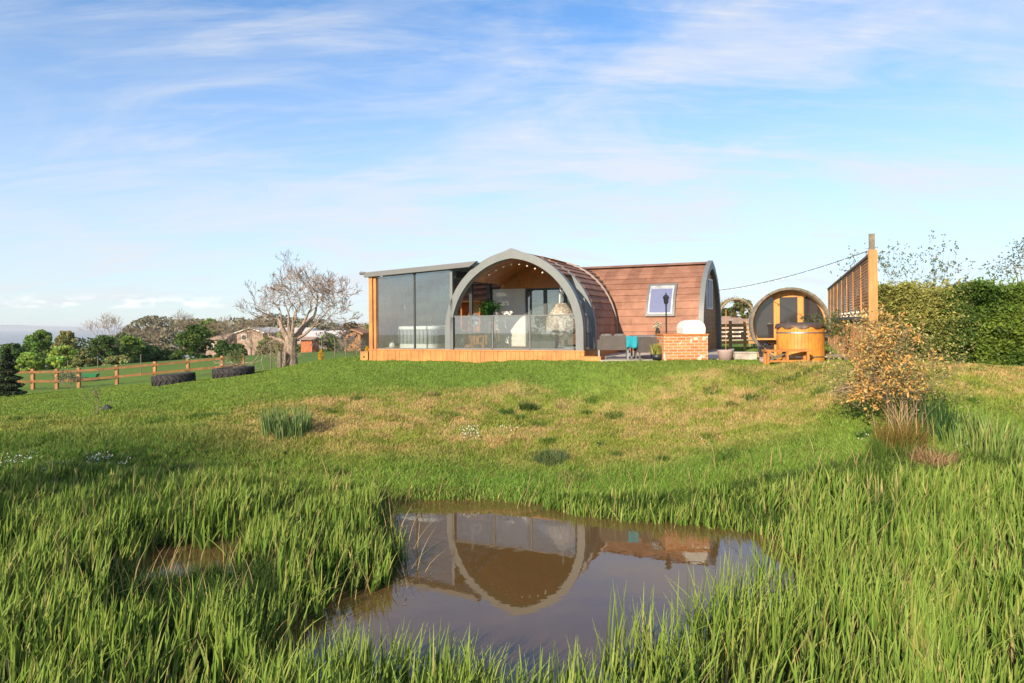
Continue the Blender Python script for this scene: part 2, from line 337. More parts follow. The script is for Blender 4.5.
PUD = wpoly([(130, 566), (150, 552), (190, 549), (240, 546), (258, 556), (225, 570), (165, 578)])
def sdist(x, y, poly):
    d = np.full(len(x), 1e9); ins = np.zeros(len(x), bool); n = len(poly)
    for i in range(n):
        a, b = poly[i], poly[(i+1) % n]; e = b-a; t = np.clip(((x-a[0])*e[0]+(y-a[1])*e[1])/(e@e), 0, 1)
        d = np.minimum(d, np.hypot(x-a[0]-t*e[0], y-a[1]-t*e[1]))
        c = ((a[1] > y) != (b[1] > y)) & (x < (b[0]-a[0])*(y-a[1])/(b[1]-a[1]+1e-12)+a[0]); ins ^= c
    return np.where(ins, -d, d)
def pond_d(x, y):
    near = (np.abs(x) < 20) & (y > 0) & (y < 20); d = np.full(len(x), 9.)
    if near.any(): d[near] = np.minimum(sdist(x[near], y[near], POND), sdist(x[near], y[near], PUD)-.22)
    return d
PZ0 = CZ-1.055
PQ = np.array([at(598, 360, 18.35)[:2], at(729, 360, 18.7)[:2], (8.3, 25.2), (3.0, 23.2)])
def height(x, y, pd=None):
    x = np.asarray(x, float); y = np.asarray(y, float)
    b = base_h(x, y); d = pond_d(x, y) if pd is None else pd
    close = np.exp(-((np.maximum(0, np.abs(y-13)-0))/14)**2)*np.exp(-(x/18)**4)
    b = b+close*((fbm(x*.8, y*.8, 3)-.5)*.22*sm(b, .1, .5)+(fbm(x*3, y*3, 9)-.5)*.11*sm(b, .2, .5))
    nr = (np.abs(x-5) < 9) & (np.abs(y-21) < 9)
    if nr.any():
        w2 = 1-sm(sdist(x[nr], y[nr], PQ), 0., 1.1); b[nr] = b[nr]*(1-w2)+np.minimum(b[nr], PZ0-.045)*w2
    dd = d+(fbm(x*2.3, y*2.3, 5)-.5)*.5*(np.abs(d) < 2)
    w = np.clip((dd+.35)/.75, 0, 1); w = w*w*(3-2*w)
    return np.where(d < 3, (1-w)*-.45+w*np.maximum(b, .10), np.maximum(b, .10*(np.hypot(x, y-8) < 14)-99*(np.hypot(x, y-8) >= 14)))
def H(x, y): return float(height(np.array([x]), np.array([y]))[0])
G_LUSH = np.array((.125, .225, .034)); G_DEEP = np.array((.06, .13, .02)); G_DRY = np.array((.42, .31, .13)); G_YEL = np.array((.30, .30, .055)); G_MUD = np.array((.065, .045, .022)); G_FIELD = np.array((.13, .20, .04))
def gcol(x, y, d=None):
    if d is None: d = pond_d(x, y)
    n1 = fbm(x*.7, y*1.5, 11); n2 = fbm(x*2.4, y*3.5, 21); n3 = fbm(x*.25, y*.3, 31); n4 = fbm(x*6, y*8, 41, 2)
    yy = y+.35*np.sin(x*.6)-.02*x
    band = sm(yy, 13.0, 14.3)*(1-sm(yy, 16.0+n1*1.2, 17.2+n1*.8))*(1-.75*sm(-x, 4.5, 7.5))
    dry = np.clip(band*(sm(n1*.40+n2*.30+n4*.3, .38, .62))*.88, 0, 1)
    c = G_LUSH*(1-n3[:, None]*.35)+G_YEL*(n3[:, None]*.35)
    c = c*(1-.5*band[:, None])+G_YEL*(.5*band[:, None])
    c = c*(1-dry[:, None])+G_DRY*dry[:, None]
    left = (sm(-x, 3.5, 6.5)*(1-sm(y, 13.6, 15)))[:, None]; c = c*(1-.75*left)+G_DEEP*.75*left  # shade on the left bank slope, darkened into the grass colour
    low = ((1-sm(y, 11.8, 13.2)))[:, None]; c = c*(1-.06*low)+G_DEEP*.06*low
    far = sm(y, 30, 60)[:, None]; c = c*(1-far)+G_FIELD*far
    mud = (1-sm(d, .05, .5))[:, None]; c = c*(1-mud)+G_MUD*mud
    return c*(.85+.3*n2[:, None])
def geo(a, b, n): return a+(b-a)*(np.power(60., np.linspace(0, 1, n))-1)/59.
xs = np.r_[-geo(17, 60, 60)[::-1][:-1]*1., np.linspace(-17, 19, 270), geo(19, 60, 60)[1:]]
xs = np.r_[-np.geomspace(60, 14000, 50)[::-1][:-1], xs, np.geomspace(60, 14000, 50)[1:]]
ys = np.r_[-np.geomspace(10, 3000, 30)[::-1], np.linspace(-9.8, 1.8, 24), np.linspace(2, 26, 230), np.geomspace(26.2, 3200, 110)]
gx, gy = np.meshgrid(xs, ys); gx, gy = gx.ravel(), gy.ravel(); gd = pond_d(gx, gy)
gz = height(gx, gy, gd)
rr_ = np.hypot(gx, gy); wfar = sm(rr_, 2300, 3000); gz = gz*(1-wfar)-75*wfar
gz = np.where(rr_ > 700, np.minimum(gz, -40-(rr_-700)*.01), gz)
nx = len(xs); ii = (np.arange(len(ys)-1)[:, None]*nx+np.arange(nx-1)[None]).ravel()
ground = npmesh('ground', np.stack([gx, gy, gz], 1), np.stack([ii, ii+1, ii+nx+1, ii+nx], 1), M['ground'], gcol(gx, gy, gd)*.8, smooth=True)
tagp(ground, kind='structure')

# water
def water(name, x0, x1, y0, y1, z, m):
    o = MB().add([(x0, y0, z), (x1, y0, z), (x1, y1, z), (x0, y1, z)], [(0, 1, 2, 3)]).build(name, m); return tagp(o, kind='structure')
m = bpy.data.materials.new('pond'); nt, N, L = nodes(m); out = N.new('ShaderNodeOutputMaterial'); b = N.new('ShaderNodeBsdfPrincipled')
b.inputs['Base Color'].default_value = (.108, .062, .022, 1); b.inputs['Roughness'].default_value = .012; b.inputs['IOR'].default_value = 1.45; b.inputs['Specular IOR Level'].default_value = .8
tc = N.new('ShaderNodeTexCoord'); n = N.new('ShaderNodeTexNoise'); n.inputs['Scale'].default_value = 4.5; n.inputs['Detail'].default_value = 3; L.new(tc.outputs['Object'], n.inputs['Vector'])
bp = N.new('ShaderNodeBump'); bp.inputs['Strength'].default_value = .025; bp.inputs['Distance'].default_value = .03; L.new(n.outputs[0], bp.inputs['Height']); L.new(bp.outputs[0], b.inputs['Normal']); L.new(b.outputs[0], out.inputs[0])
water('pond_water', -8, 8, 2.5, 13.2, 0.0, m)
m = mat('sea', (.16, .17, .17), .35, var=.08, scale=.002)
water('sea', -14500, 14500, 900, 14500, -52, m)

# far coast
v = []; n_ = 120
for i in range(n_):
    x = -13500+27000*i/(n_-1); hh = 35+45*vnoise(np.array([x*.0007]), np.array([3.]))[0]*(1 if -10500 < x < 14000 else .4)+12*vnoise(np.array([x*.004]), np.array([1.]))[0]
    v += [(x, 13200, -60), (x, 13600, -52+hh), (x, 14200, -60)]
f = [(3*i+a, 3*i+3+a, 3*i+4+a, 3*i+1+a) for i in range(n_-1) for a in (0, 1)]
tagp(MB().add(v, f).build('hills', mat('far_hills', (.06, .09, .08), .9, scale=.001)), kind='structure')

# ------------------------------------------------------------------ arch profiles
def arch(a, Ht, c, d=0., n=20, peak=0.):
    """(x,z) from right foot over the ridge to left foot, offset inwards by d"""
    R = a+c; rise = math.sqrt(R*R-c*c); leg = Ht-rise
    r = R-d; tmax = math.acos(c/r); pts = [(a-d, 0.)]
    pts += [(r*math.cos(t)-c, leg+r*math.sin(t)) for t in np.linspace(0, tmax, n)]
    if peak: pts = [(x, max(z, Ht+peak-.38*abs(x)) if abs(x) < .75 else z) for x, z in pts]
    left = [(-x, z) for x, z in pts[:-1]][::-1]
    return pts+left
def saw(a, Ht, c, courses=15, lap=.028, th=.12, n=4, side=0, hmin=0.):
    """shingle courses as stepped outer profile with matching inner profile"""
    R = a+c; rise = math.sqrt(R*R-c*c); leg = Ht-rise; tmax = math.acos(c/R); L_ = leg+R*tmax
    o, i = [], []
    def P(s, off):
        if s < leg: return (a+off, s)
        t = (s-leg)/R; return ((R+off)*math.cos(t)-c, leg+(R+off)*math.sin(t))
    for k in range(courses):
        s0, s1 = L_*k/courses, L_*(k+1)/courses
        for q in range(n+1):
            s = s0+(s1-s0)*q/n; p = P(s, lap*(1-q/n))
            if p[1] >= hmin: o.append(p); i.append(P(s, -th))
    return o, i
PA, PH, PC, PK = 2.176, 2.905, .20, .068
DZ = CZ-.817
phi1 = rad(22)
GP = at(515, 360.5, 20)[2]-.02
pod = thing('glamping_pod', 'arched garden lodge with grey bow porch, glass room and orange timber deck', 'lodge', (0, 20, DZ), -phi1)
TB = GP-DZ-.45   # ground level below deck, local
UL, UR = -4.85, 2.22
# deck
d = MB()
for k in range(46): d.box(UL+.01, UR-.02, -.10+k*.145, -.10+k*.145+.138, -.03, 0)
d.box(UL+.02, UR-.03, -.09, 6.4, -.06, -.032)
d.build('deck_floor', M['wood_deck'], pod)
fs = MB(); k = 0; x = UL
while x < UR-.02:
    fs.box(x+.004, min(x+.135, UR), -.145+.004*(k % 3), -.115, TB, -.035); x += .139; k += 1
fs.box(UL-.01, UR+.01, -.16, -.11, -.034, .0)
for k in range(46): fs.box(UR-.03, UR+.0, -.10+k*.139, -.10+k*.139+.131, TB, -.035)
fs.build('deck_fascia', M['wood_new'], pod)
# porch arches
def band(name, a, Ht, c, th, y0, y1, m, parent): return MB().ring(arch(a, Ht, c, 0, 28, PK), arch(a, Ht, c, th, 28), y0, y1).build(name, m, parent)
band('arch_frame', PA, PH, PC, .225, -.06, .22, M['grey_frame'], pod)
e = MB()
for sx in (-1, 1): e.box(min(sx*(PA-.27), sx*PA), max(sx*(PA-.27), sx*PA), -.05, .21, TB, -.0)
pr_ = [(p, q) for p, q in zip(arch(PA-.02, PH-.02, PC, 0, 28), arch(PA-.02, PH-.02, PC, .24, 28)) if p[0] > .2 and q[1] < 2.45]
MB().ring([p for p, q in pr_], [q for p, q in pr_], 1.30, 1.52).build('side_arch', M['grey_frame'], pod)
band('verge_trim', PA+.04, PH+.04, PC, .10, 3.90, 3.97, M['tile_edge'], pod)
# roof shells with shingle courses
def shell(parent, a, Ht, c, y0, y1, seg, hmin_r, hmin_l, m, courses=15, th=.12, dz=0.):
    mb = MB(); o_r, i_r = saw(a, Ht, c, courses, hmin=hmin_r, th=th); o_l, i_l = saw(a, Ht, c, courses, hmin=hmin_l, th=th)
    for (o, i), s in (((o_r, i_r), 1), ((o_l, i_l), -1)):
        mb.ring([(s*x, z+dz) for x, z in o], [(s*x, z+dz) for x, z in i], y0, y1)
    mb.prism([(-.45, Ht+dz-.03), (.45, Ht+dz-.03), (0, Ht+dz+.075)], y0, y1)
    ob = mb.build('shingle_roof', m, parent)
    rn = random.Random(3); a_ = ob.data.attributes.new('tone', 'FLOAT', 'FACE'); tn = []
    for p in ob.data.polygons:
        zc = p.center.z+abs(p.center.x)*.3; tn.append(math.sin(round(zc*3.6)*12.9898)*.07)
    a_.data.foreach_set('value', tn); return ob
shell(pod, PA-.05, PH-.05, PC, .22, 1.30, 1, 2.20, 2.45, M['tile'], courses=17, th=.05)
shell(pod, PA-.03, PH-.03, PC, 1.52, 3.90, 1, 0., 2.35, M['tile'], courses=17, th=.05)
shell(pod, PA-.03, PH-.03, PC, 3.97, 5.6, 1, 0., 0., M['tile'], courses=17, th=.05)
# ceiling boards inside the porch
o, i = [], []
full = arch(PA, PH, PC, .13, 40); full2 = arch(PA, PH, PC, .16, 40)
cut = [(p, q) for p, q in zip(full, full2) if q[1] > 2.05]
cm = MB()
for j in range(len(cut)-1):
    cm.ring([cut[j][0], cut[j+1][0]], [(cut[j][1][0], cut[j][1][1]), (cut[j+1][1][0], cut[j+1][1][1])], .23, 2.70)
cm.build('ceiling', M['wood_ceiling'], pod)
full = [(p, q) for p, q in zip(arch(PA, PH, PC, .10, 40), arch(PA, PH, PC, .13, 40)) if p[0] > 0 and p[1] <= 2.2]
MB().ring([p for p, q in full], [q for p, q in full], 1.53, 2.70).build('inner_lining', M['wood_ceiling'], pod)
# back wall of the porch: white boards, glazed doors, boarded lunette
inner = arch(PA, PH, PC, .14, 30)
TW = 2.74
lun = [(x, z) for x, z in inner if z > 1.95]
MB().prism([(lun[0][0]+.05, 1.93)]+lun+[(lun[-1][0]-.05, 1.93)], TW, TW+.08).build('lunette_panel', M['wood_ceiling'], pod)
lb = MB()
for k in range(7): lb.box(-1.5+.16*k*.9, 1.5-.16*k*.9, TW-.012, TW-.002, 2.05+.12*k, 2.05+.12*k+.104)
w = MB(); w.box(-1.8, -.62, TW, TW+.08, 0, 1.93)
for k in range(12): w.box(-1.79, -.64, TW-.014, TW-.002, .02+k*.16, .02+k*.16+.145)
w.build('back_wall', M['cream'], pod)
# glazed doors
gd_ = MB().box(-.60, 1.61, TW+.02, TW+.06, 1.86, 1.93)
for x in (-.60, -.46, .02, .08, .72, .78, 1.20, 1.55): gd_.box(x, x+.055, TW-.01, TW+.06, 0, 1.86)
gd_.box(-.60, 1.61, TW-.004, TW+.055, 0, .07)
gdo = gd_.build('glazed_door', M['dark_frame'], pod)
MB().box(-.55, 1.60, TW+.02, TW+.032, .07, 1.86).build('pane', M['glass'], gdo)
MB().box(.66, .69, TW-.05, TW-.012, .9, 1.15).build('door_handle', M['steel'], gdo)
# room behind the doors: pale lining
MB().prism(arch(PA, PH, PC, .3, 16), 4.9, 4.95).build('inner_wall', M['cream'], pod)
# balustrade
zr = .985
bl = MB().box(-PA+.29, PA-.29, -.03, .03, zr, zr+.035).build('balustrade', M['gutter'], pod)
xe = [-PA+.28, -.62, .56, PA-.28]
for j in range(3):
    MB().box(xe[j]+.035, xe[j+1]-.035, -.005, .005, .05, zr-.002).build('glass_panel', M['glass_low'], bl)
for x in xe[1:3]: MB().box(x-.02, x+.02, -.02, .02, 0, zr-.001).build('baluster', M['gutter'], bl)
MB().box(-PA+.29, PA-.29, -.02, .02, .001, .05).build('bottom_rail', M['gutter'], bl)
# lean-to glass room
zl, zrt = 2.43, 2.63     # top of roof at left and where it meets the arch
def zroof(u): return zl+(u-UL)*(zrt-zl)/(-1.0-UL)
xr = -1.02
rf = MB().add([(UL-.12, -.22, zroof(UL-.12)-.15), (xr-.25, -.22, zroof(xr-.25)-.15), (xr, -.22, zroof(xr)), (UL-.12, -.22, zroof(UL-.12)),
               (UL-.12, -.10, zroof(UL-.12)-.15), (xr-.25, -.10, zroof(xr-.25)-.15), (xr, -.10, zroof(xr)), (UL-.12, -.10, zroof(UL-.12))],
              [(0, 1, 2, 3), (7, 6, 5, 4), (0, 4, 5, 1), (1, 5, 6, 2), (2, 6, 7, 3), (3, 7, 4, 0)])
rf.build('roof_fascia', M['gutter'], pod)
MB().tube([(UL-.28, -.18, zroof(UL)-.02), (UL-.10, -.18, zroof(UL)-.03)], .05, 8).build('gutter_end', M['gutter'], pod)
rs = MB(); nb = 9; y1r = 5.6
rs.add([(UL-.12, -.10, zroof(UL)-.03), (xr, -.10, zroof(xr)-.03), (xr, y1r, zroof(xr)-.03), (UL-.12, y1r, zroof(UL)-.03), (UL-.12, -.10, zroof(UL)-.045), (xr, -.10, zroof(xr)-.045), (xr, y1r, zroof(xr)-.045), (UL-.12, y1r, zroof(UL)-.045)],
       [(0, 1, 2, 3), (7, 6, 5, 4), (0, 4, 5, 1), (1, 5, 6, 2), (2, 6, 7, 3), (3, 7, 4, 0)])
rs.build('roof_sheet', M['poly'], pod)
for k in range(1, 8):
    y = k*.70; MB().beam((UL+.02, y, zroof(UL)-.12), (xr-.02, y, zroof(xr)-.12), .07, .14).build('rafter', M['dark_frame'], pod)
MB().beam((-1.98, .25, 2.30), (-1.98, 5.4, 2.30), .12, .20).build('side_beam', M['dark_frame'], pod)
MB().beam((-1.98, 1.4, .0), (-1.98, 1.4, 2.2), .10, .10).build('inner_post', M['dark_frame'], pod)
MB().beam((-1.98, 2.85, .0), (-1.98, 2.85, 2.2), .12, .12).build('inner_post', M['dark_frame'], pod)
pz = zroof(UL)-.152
MB().box(UL, UL+.13, -.13, .0, -.0, pz).build('corner_post', M['wood_new'], pod)
MB().box(UL+.15, UL+.24, -.09, .0, 0, pz).build('corner_post', M['wood_new'], pod)
MB().box(UL+.01, UL+.12, 5.3, 5.42, 0, pz).build('corner_post', M['wood_new'], pod)
sl = MB()
for k in range(16): sl.box(UL+.02, UL+.05-.004*(k%2), .01, 5.3, .02+k*.145, .02+k*.145+.146-.003)
sl.build('side_cladding', M['wood_orange'], pod)
def u_of(px):  # local u on the facade line that shows at this column
    best = min(np.linspace(-6, 3, 1801), key=lambda u: abs(pix(u*math.cos(phi1), 20-u*math.sin(phi1), DZ+1)[0]-px)); return float(best)
um, ur_ = u_of(415), u_of(452.5)
gp = M['glass']
for a_, b_ in ((UL+.25, um-.02), (um+.02, ur_-.05)):
    MB().add([(a_, -.02, 0), (b_, -.02, 0), (b_, -.02, zroof(b_)-.155), (a_, -.02, zroof(a_)-.155), (a_, -.008, 0), (b_, -.008, 0), (b_, -.008, zroof(b_)-.155), (a_, -.008, zroof(a_)-.155)],
             [(0, 1, 2, 3), (7, 6, 5, 4), (0, 4, 5, 1), (1, 5, 6, 2), (2, 6, 7, 3), (3, 7, 4, 0)]).build('glass_wall', gp, pod)
MB().box(um-.022, um+.022, -.05, .02, 0, zroof(um)-.152).build('mullion', M['dark_frame'], pod)
MB().box(ur_-.05, ur_+.03, -.06, .04, 0, zroof(ur_)-.152).build('room_post', M['grey_frame'], pod)
MB().box(UL+.25, ur_, -.04, .01, .0, .03).build('door_track', M['gutter'], pod)
# thin glazing to the right of the porch between the two arches
MB().box(PA-.24, PA-.225, .25, 1.28, .05, 1.0).build('side_glass', M['glass'], pod)
MB().box(PA-.22, PA-.17, .72, .77, 0, 1.5).build('side_mullion', M['gutter'], pod)
# step by the deck
st = thing('timber_step', 'pale low timber step on the right of the porch deck', 'step', (*at(592, 360, 18.9)[:2], GP+.05), -phi1)
MB().box(-.32, .30, -.2, .25, -.3, .13).build('tread', M['wood_new'], st)

# fairy lights inside the arch
fl = thing('string_lights', 'short festoon of round bulbs hung under the grey porch arch', 'string lights', (0, 20, DZ), -phi1)
pts = [(x*.97, .30, z-.02) for x, z in arch(PA, PH, PC, .29, 24) if z > 2.2]
MB().tube(pts, .006, 5).build('cord', M['black'], fl)
for k in range(1, len(pts)-1, 2): MB().ball((pts[k][0], .30, pts[k][2]-.05), .028, 8).build('bulb', M['bulb'], fl, True)

# ------------------------------------------------------------------ second pod
phi2 = rad(25); c2, s2 = math.cos(phi2), math.sin(phi2)
Cx, Cy = 6.07, 21.85; W2 = 3.9
mx_, my_ = Cx+W2/2*s2, Cy+W2/2*c2
G2 = CZ-1.12; HT2 = 2.02+1.12
# local frame: x across the gable (0 = centre, -W/2 near side), y along ridge to the right
pod2 = thing('sleeping_pod', 'long brown shingled arched cabin with timber gable end and roof window', 'cabin', (mx_, my_, G2), 0)
pod2.rotation_euler = (0, 0, math.atan2(-s2, c2)-math.pi/2)
# local y -> direction (c2,-s2) ; local x -> (-s2... ) : near side is +x? computed below
yd = np.array((c2, -s2)); xd = np.array((yd[1], -yd[0]))   # local x axis in world = rot(-90) of y
NS = 1 if (xd@np.array((-s2, -c2))) > 0 else -1            # sign of the near side on local x
LEN2 = 12.2
shell(pod2, W2/2, HT2-.06, .35, -LEN2, -.10, 1, 0, 0, M['tile'], courses=16, th=.1)
MB().ring(arch(W2/2+.04, HT2-.03, .35, 0, 26, .08), arch(W2/2+.04, HT2-.03, .35, .20, 26), -.10, .06).build('gable_trim', M['grey_frame'], pod2)
gin = arch(W2/2, HT2-.06, .35, .12, 26)
gm = MB().prism(gin, -.14, -.10)
Rr = W2/2+.35; legg = HT2-.06-math.sqrt(Rr*Rr-.1225)
def halfw(z): return (W2/2-.17) if z < legg else max(.02, math.sqrt(max(0, (Rr-.17)**2-(z-legg)**2))-.35)
z = .03
while z < HT2-.3:
    hw = halfw(z+.13); gm.box(-hw, hw, -.099, -.075-.0, z, z+.10); gm.box(-hw, hw, -.099, -.085, z+.10, z+.125); z += .135
gm.build('gable_wall', M['wood_gable'], pod2)
wf = MB(); x0, x1 = sorted((NS*.55, NS*-.45)); z0, z1 = 1.55, 2.5
for a_ in ((x0-.05, x1+.05, z0-.05, z0), (x0-.05, x1+.05, z1, z1+.05), (x0-.05, x0, z0, z1), (x1, x1+.05, z0, z1), ((x0+x1)/2-.03, (x0+x1)/2+.03, z0, z1)): wf.box(a_[0], a_[1], -.075, -.02, a_[2], a_[3])
wo = wf.build('gable_window', M['white'], pod2); MB().box(x0, x1, -.072, -.06, z0, z1).build('pane', M['glass_sky'], wo)
wl = MB(); cx = NS*1.45; wl.box(cx-.05, cx+.05, -.075, -.02, 2.0, 2.15); wl.tube([(cx, .02, 1.98), (cx, .02, 2.17)], .05, 10); wl.build('wall_lamp', M['white'], pod2)
# roof window: lies on the shingles of the near side
def prof2(z): return (W2/2 if z < legg else math.sqrt(Rr**2-(z-legg)**2)-.35)
def ray_pod2(px, py):
    # world ray to near shell surface: march
    x, y = unroll(px, py); best = None
    for Yq in np.linspace(20, 30, 4001):
        X, Z = x/F*Yq, CZ-y/F*Yq; dx, dy = X-mx_, Yq-my_; lx = dx*xd[0]+dy*xd[1]; ly = dx*yd[0]+dy*yd[1]; zz = Z-G2
        if 0 < zz < HT2 and abs(lx) < prof2(zz): return lx, ly, zz
    return None
q1 = ray_pod2(649, 313.5); q2 = ray_pod2(672, 286)
ya, yb = ray_pod2(649, 313.5)[1], ray_pod2(672, 314)[1]; za, zb = q1[2], q2[2]
def skyl(name, ya, yb, za, zb, off, th, m, parent):
    K_ = 8; vs = []; fs_ = []
    for k in range(K_+1):
        z = za+(zb-za)*k/K_
        for of in (off, off+th):
            for y in (ya, yb): vs.append((NS*(prof2(z)+of), y, z))
    for k in range(K_):
        q = 4*k; fs_ += [(q, q+1, q+5, q+4), (q+2, q+6, q+7, q+3), (q, q+4, q+6, q+2), (q+1, q+3, q+7, q+5)]
    fs_ += [(0, 2, 3, 1), (4*K_, 4*K_+1, 4*K_+3, 4*K_+2)]
    return MB().add(vs, fs_).build(name, m, parent)
rw = skyl('roof_window', ya-.10, yb+.10, za-.09, zb+.09, .02, .07, M['gutter'], pod2)
skyl('sash', ya-.02, yb+.02, za-.02, zb+.02, .06, .045, mat('sash_grey', (.42, .42, .42), .5), rw)
skyl('pane', ya+.03, yb-.03, za+.03, zb-.09, .085, .03, M['glass_sky'], rw)

# ------------------------------------------------------------------ things on the deck
def on_deck(u, t, z=0): return (u*math.cos(phi1)+t*math.sin(phi1), 20-u*math.sin(phi1)+t*math.cos(phi1), DZ+z)
def deck_at(px, t):
    u = min(np.linspace(-6, 4, 2001), key=lambda u: abs(pix(*on_deck(u, t, .4))[0]-px)); return on_deck(float(u), t)
def deck_r(px0, px1, t): 
    a, b = deck_at(px0, t), deck_at(px1, t); return math.hypot(a[0]-b[0], a[1]-b[1])/2*.97
spa = thing('hot_tub_spa', 'grey panelled hot tub with white shell behind the glass wall', 'hot tub', deck_at(426, 1.3), -phi1)
r = deck_r(405.5, 447, 1.3)
def sqprof(r, n=40, e=4.5):
    return [(r*abs(math.cos(a))**(2/e)*(1 if math.cos(a) >= 0 else -1), r*abs(math.sin(a))**(2/e)*(1 if math.sin(a) >= 0 else -1)) for a in np.linspace(0, 2*math.pi, n, endpoint=False)]
def sq_loft(lv, n=40):
    mb = MB()
    for r_, z_ in lv: mb.v += [(x, y, z_) for x, y in sqprof(r_, n)]
    for k in range(len(lv)-1):
        for j in range(n): mb.f.append((k*n+j, k*n+(j+1) % n, (k+1)*n+(j+1) % n, (k+1)*n+j))
    mb.f.append(tuple(range(n))[::-1]); mb.f.append(tuple((len(lv)-1)*n+j for j in range(n))); return mb
sq_loft([(r*.96, 0), (r*.96, .14)]).build('base', M['white'], spa)
cab = sq_loft([(r*.95, .145), (r*.95, .60)]).build('cabinet', M['spa_side'], spa)
sq_loft([(r*.99, .605), (r*1.0, .64), (r*.99, .70), (r*.88, .71), (r*.80, .60), (r*.72, .35)]).build('shell', M['white'], spa)
for k in range(9): x = -r*.8+k*r*.2; MB().box(x-.012, x+.012, -r*.965, -r*.945, .16, .59).build('cabinet_slat', M['gutter'], cab)

def pot_plant(name, label, loc, pr, ph, potm, n, h, col, lean=.6, w=.03, cat='potted plant', rz=0, leaf=None, stiff=1.6):
    t = thing(name, label, cat, loc, rz)
    MB().lathe([(.01, 0), (pr*.75, 0), (pr, ph), (pr*.93, ph), (pr*.9, ph*.92), (.01, ph*.92)], 20).build('pot', potm, t, True)
    P = np.stack([rng.normal(0, pr*.35, n), rng.normal(0, pr*.35, n), np.full(n, ph*.9)], 1)
    parts = [blades(P, rng.uniform(.55, 1, n)*h, w, rng.uniform(0, 6.28, n), rng.uniform(.1, lean, n), jit(col, n, .3), 4, stiff)]
    if leaf:
        V0 = parts[0][0]; idx = rng.integers(0, len(V0), leaf[0]); parts.append(leaves(V0[idx]+rng.normal(0, .03, (leaf[0], 3)), leaf[1], jit(leaf[2], leaf[0], .35)))
    V, Q, K = merge(*parts); npmesh('foliage', V, Q, M['leaf'], K, t); return t
MB_ = MB
# stand with big fern
fs_ = thing('plant_stand', 'low brown wooden stand holding the large green fern on the porch', 'plant stand', deck_at(489, 1.9), -phi1)
mb = MB().box(-.32, .32, -.2, .2, .78, .82); mb.build('top', M['copper'], fs_)
for x in (-.29, .26):
    for y in (-.17, .14): MB().box(x, x+.04, y, y+.04, 0, .779).build('leg', M['copper'], fs_)
p = deck_at(489, 1.9); pot_plant('fern', 'big leafy green fern standing above the porch rail', (p[0], p[1], p[2]+.821), .14, .2, M['rubber'], 90, .62, (.05, .16, .03), 1.1, .05, leaf=(900, .09, (.05, .17, .03)))
# copper cabinet + lamp
cab = thing('wooden_cabinet', 'orange brown open wooden cabinet at the left of the porch', 'cabinet', deck_at(473, 2.5), -phi1)
MB().box(-.36, .36, -.2, .2, .0, .06).build('plinth', M['copper'], cab)
for x in (-.36, .32): MB().box(x, x+.04, -.2, .2, .061, 1.5).build('side_panel', M['copper'], cab)
for z in (.5, 1.0, 1.5): MB().box(-.36, .36, -.2, .2, z+.001, z+.041).build('shelf', M['copper'], cab)
MB().box(-.318, .318, .18, .198, .062, 1.5).build('back_panel', M['wood_ceiling'], cab)
p = deck_at(475.5, 1.1)
tb = thing('side_table', 'small round grey side table under the white lamp on the porch', 'table', p, 0)
MB().lathe([(.01, .70), (.24, .70), (.24, .735), (.01, .735)], 20).build('table_top', M['gutter'], tb)
MB().tube([(0, 0, .02), (0, 0, .70)], .02, 8).build('stem', M['gutter'], tb); MB().lathe([(.01, 0), (.18, 0), (.17, .02), (.01, .03)], 16).build('foot', M['gutter'], tb)
lp = thing('table_lamp', 'small white table lamp on the side table in the porch', 'lamp', (p[0], p[1], p[2]+.737), 0)
MB().lathe([(.01, 0), (.07, 0), (.09, .08), (.03, .16), (.01, .17)], 14).build('lamp_base', M['white'], lp, True)
MB().lathe([(.12, .17), (.09, .34), (.085, .34), (.115, .17)], 16, closed=True).build('lamp_shade', M['white'], lp)
# orange stool
sc_ = thing('wooden_stool', 'bright orange wooden stool behind the porch glass', 'stool', deck_at(477, .55), .3)
MB().box(-.21, .21, -.16, .16, .36, .41).build('seat', M['wood_orange'], sc_)
for x in (-.19, .14):
    for y in (-.14, .09): MB().box(x, x+.05, y, y+.05, 0, .359).build('leg', M['wood_orange'], sc_)
MB().box(-.135, .135, -.13, -.11, .15, .20).build('stretcher', M['wood_orange'], sc_)
# folding wire chair
ch = thing('wire_chair', 'grey metal folding chair with crossed legs on the porch', 'chair', deck_at(501, .8), .4)
for x in (-.2, .2):
    MB().tube([(x, -.22, 0), (x, .16, .85)], .012, 6).build('leg', M['steel'], ch); MB().tube([(x*.92, .22, 0), (x*.92, -.2, .46)], .012, 6).build('leg', M['steel'], ch)
mb = MB()
for k in range(9): mb.tube([(-.19+k*.0475, -.2, .455), (-.19+k*.0475, .06, .45)], .008, 5)
mb.build('seat', M['steel'], ch)
mb = MB()
for k in range(5): mb.tube([(-.2, .10+k*.012, .62+k*.05), (.2, .10+k*.012, .62+k*.05)], .009, 5)
mb.build('backrest', M['steel'], ch)
pot_plant('spiky_plant', 'dark spiky pot plant next to the folding chair on the porch', deck_at(495, 1.0), .13, .22, M['black'], 60, .55, (.03, .05, .025), .9, .02)
pot_plant('grey_plant', 'grey leaved shrub in square looking grey pot at left porch corner', deck_at(460, .5), .16, .34, M['gutter'], 70, .45, (.10, .12, .09), .9, .03, leaf=(300, .06, (.12, .14, .1)))
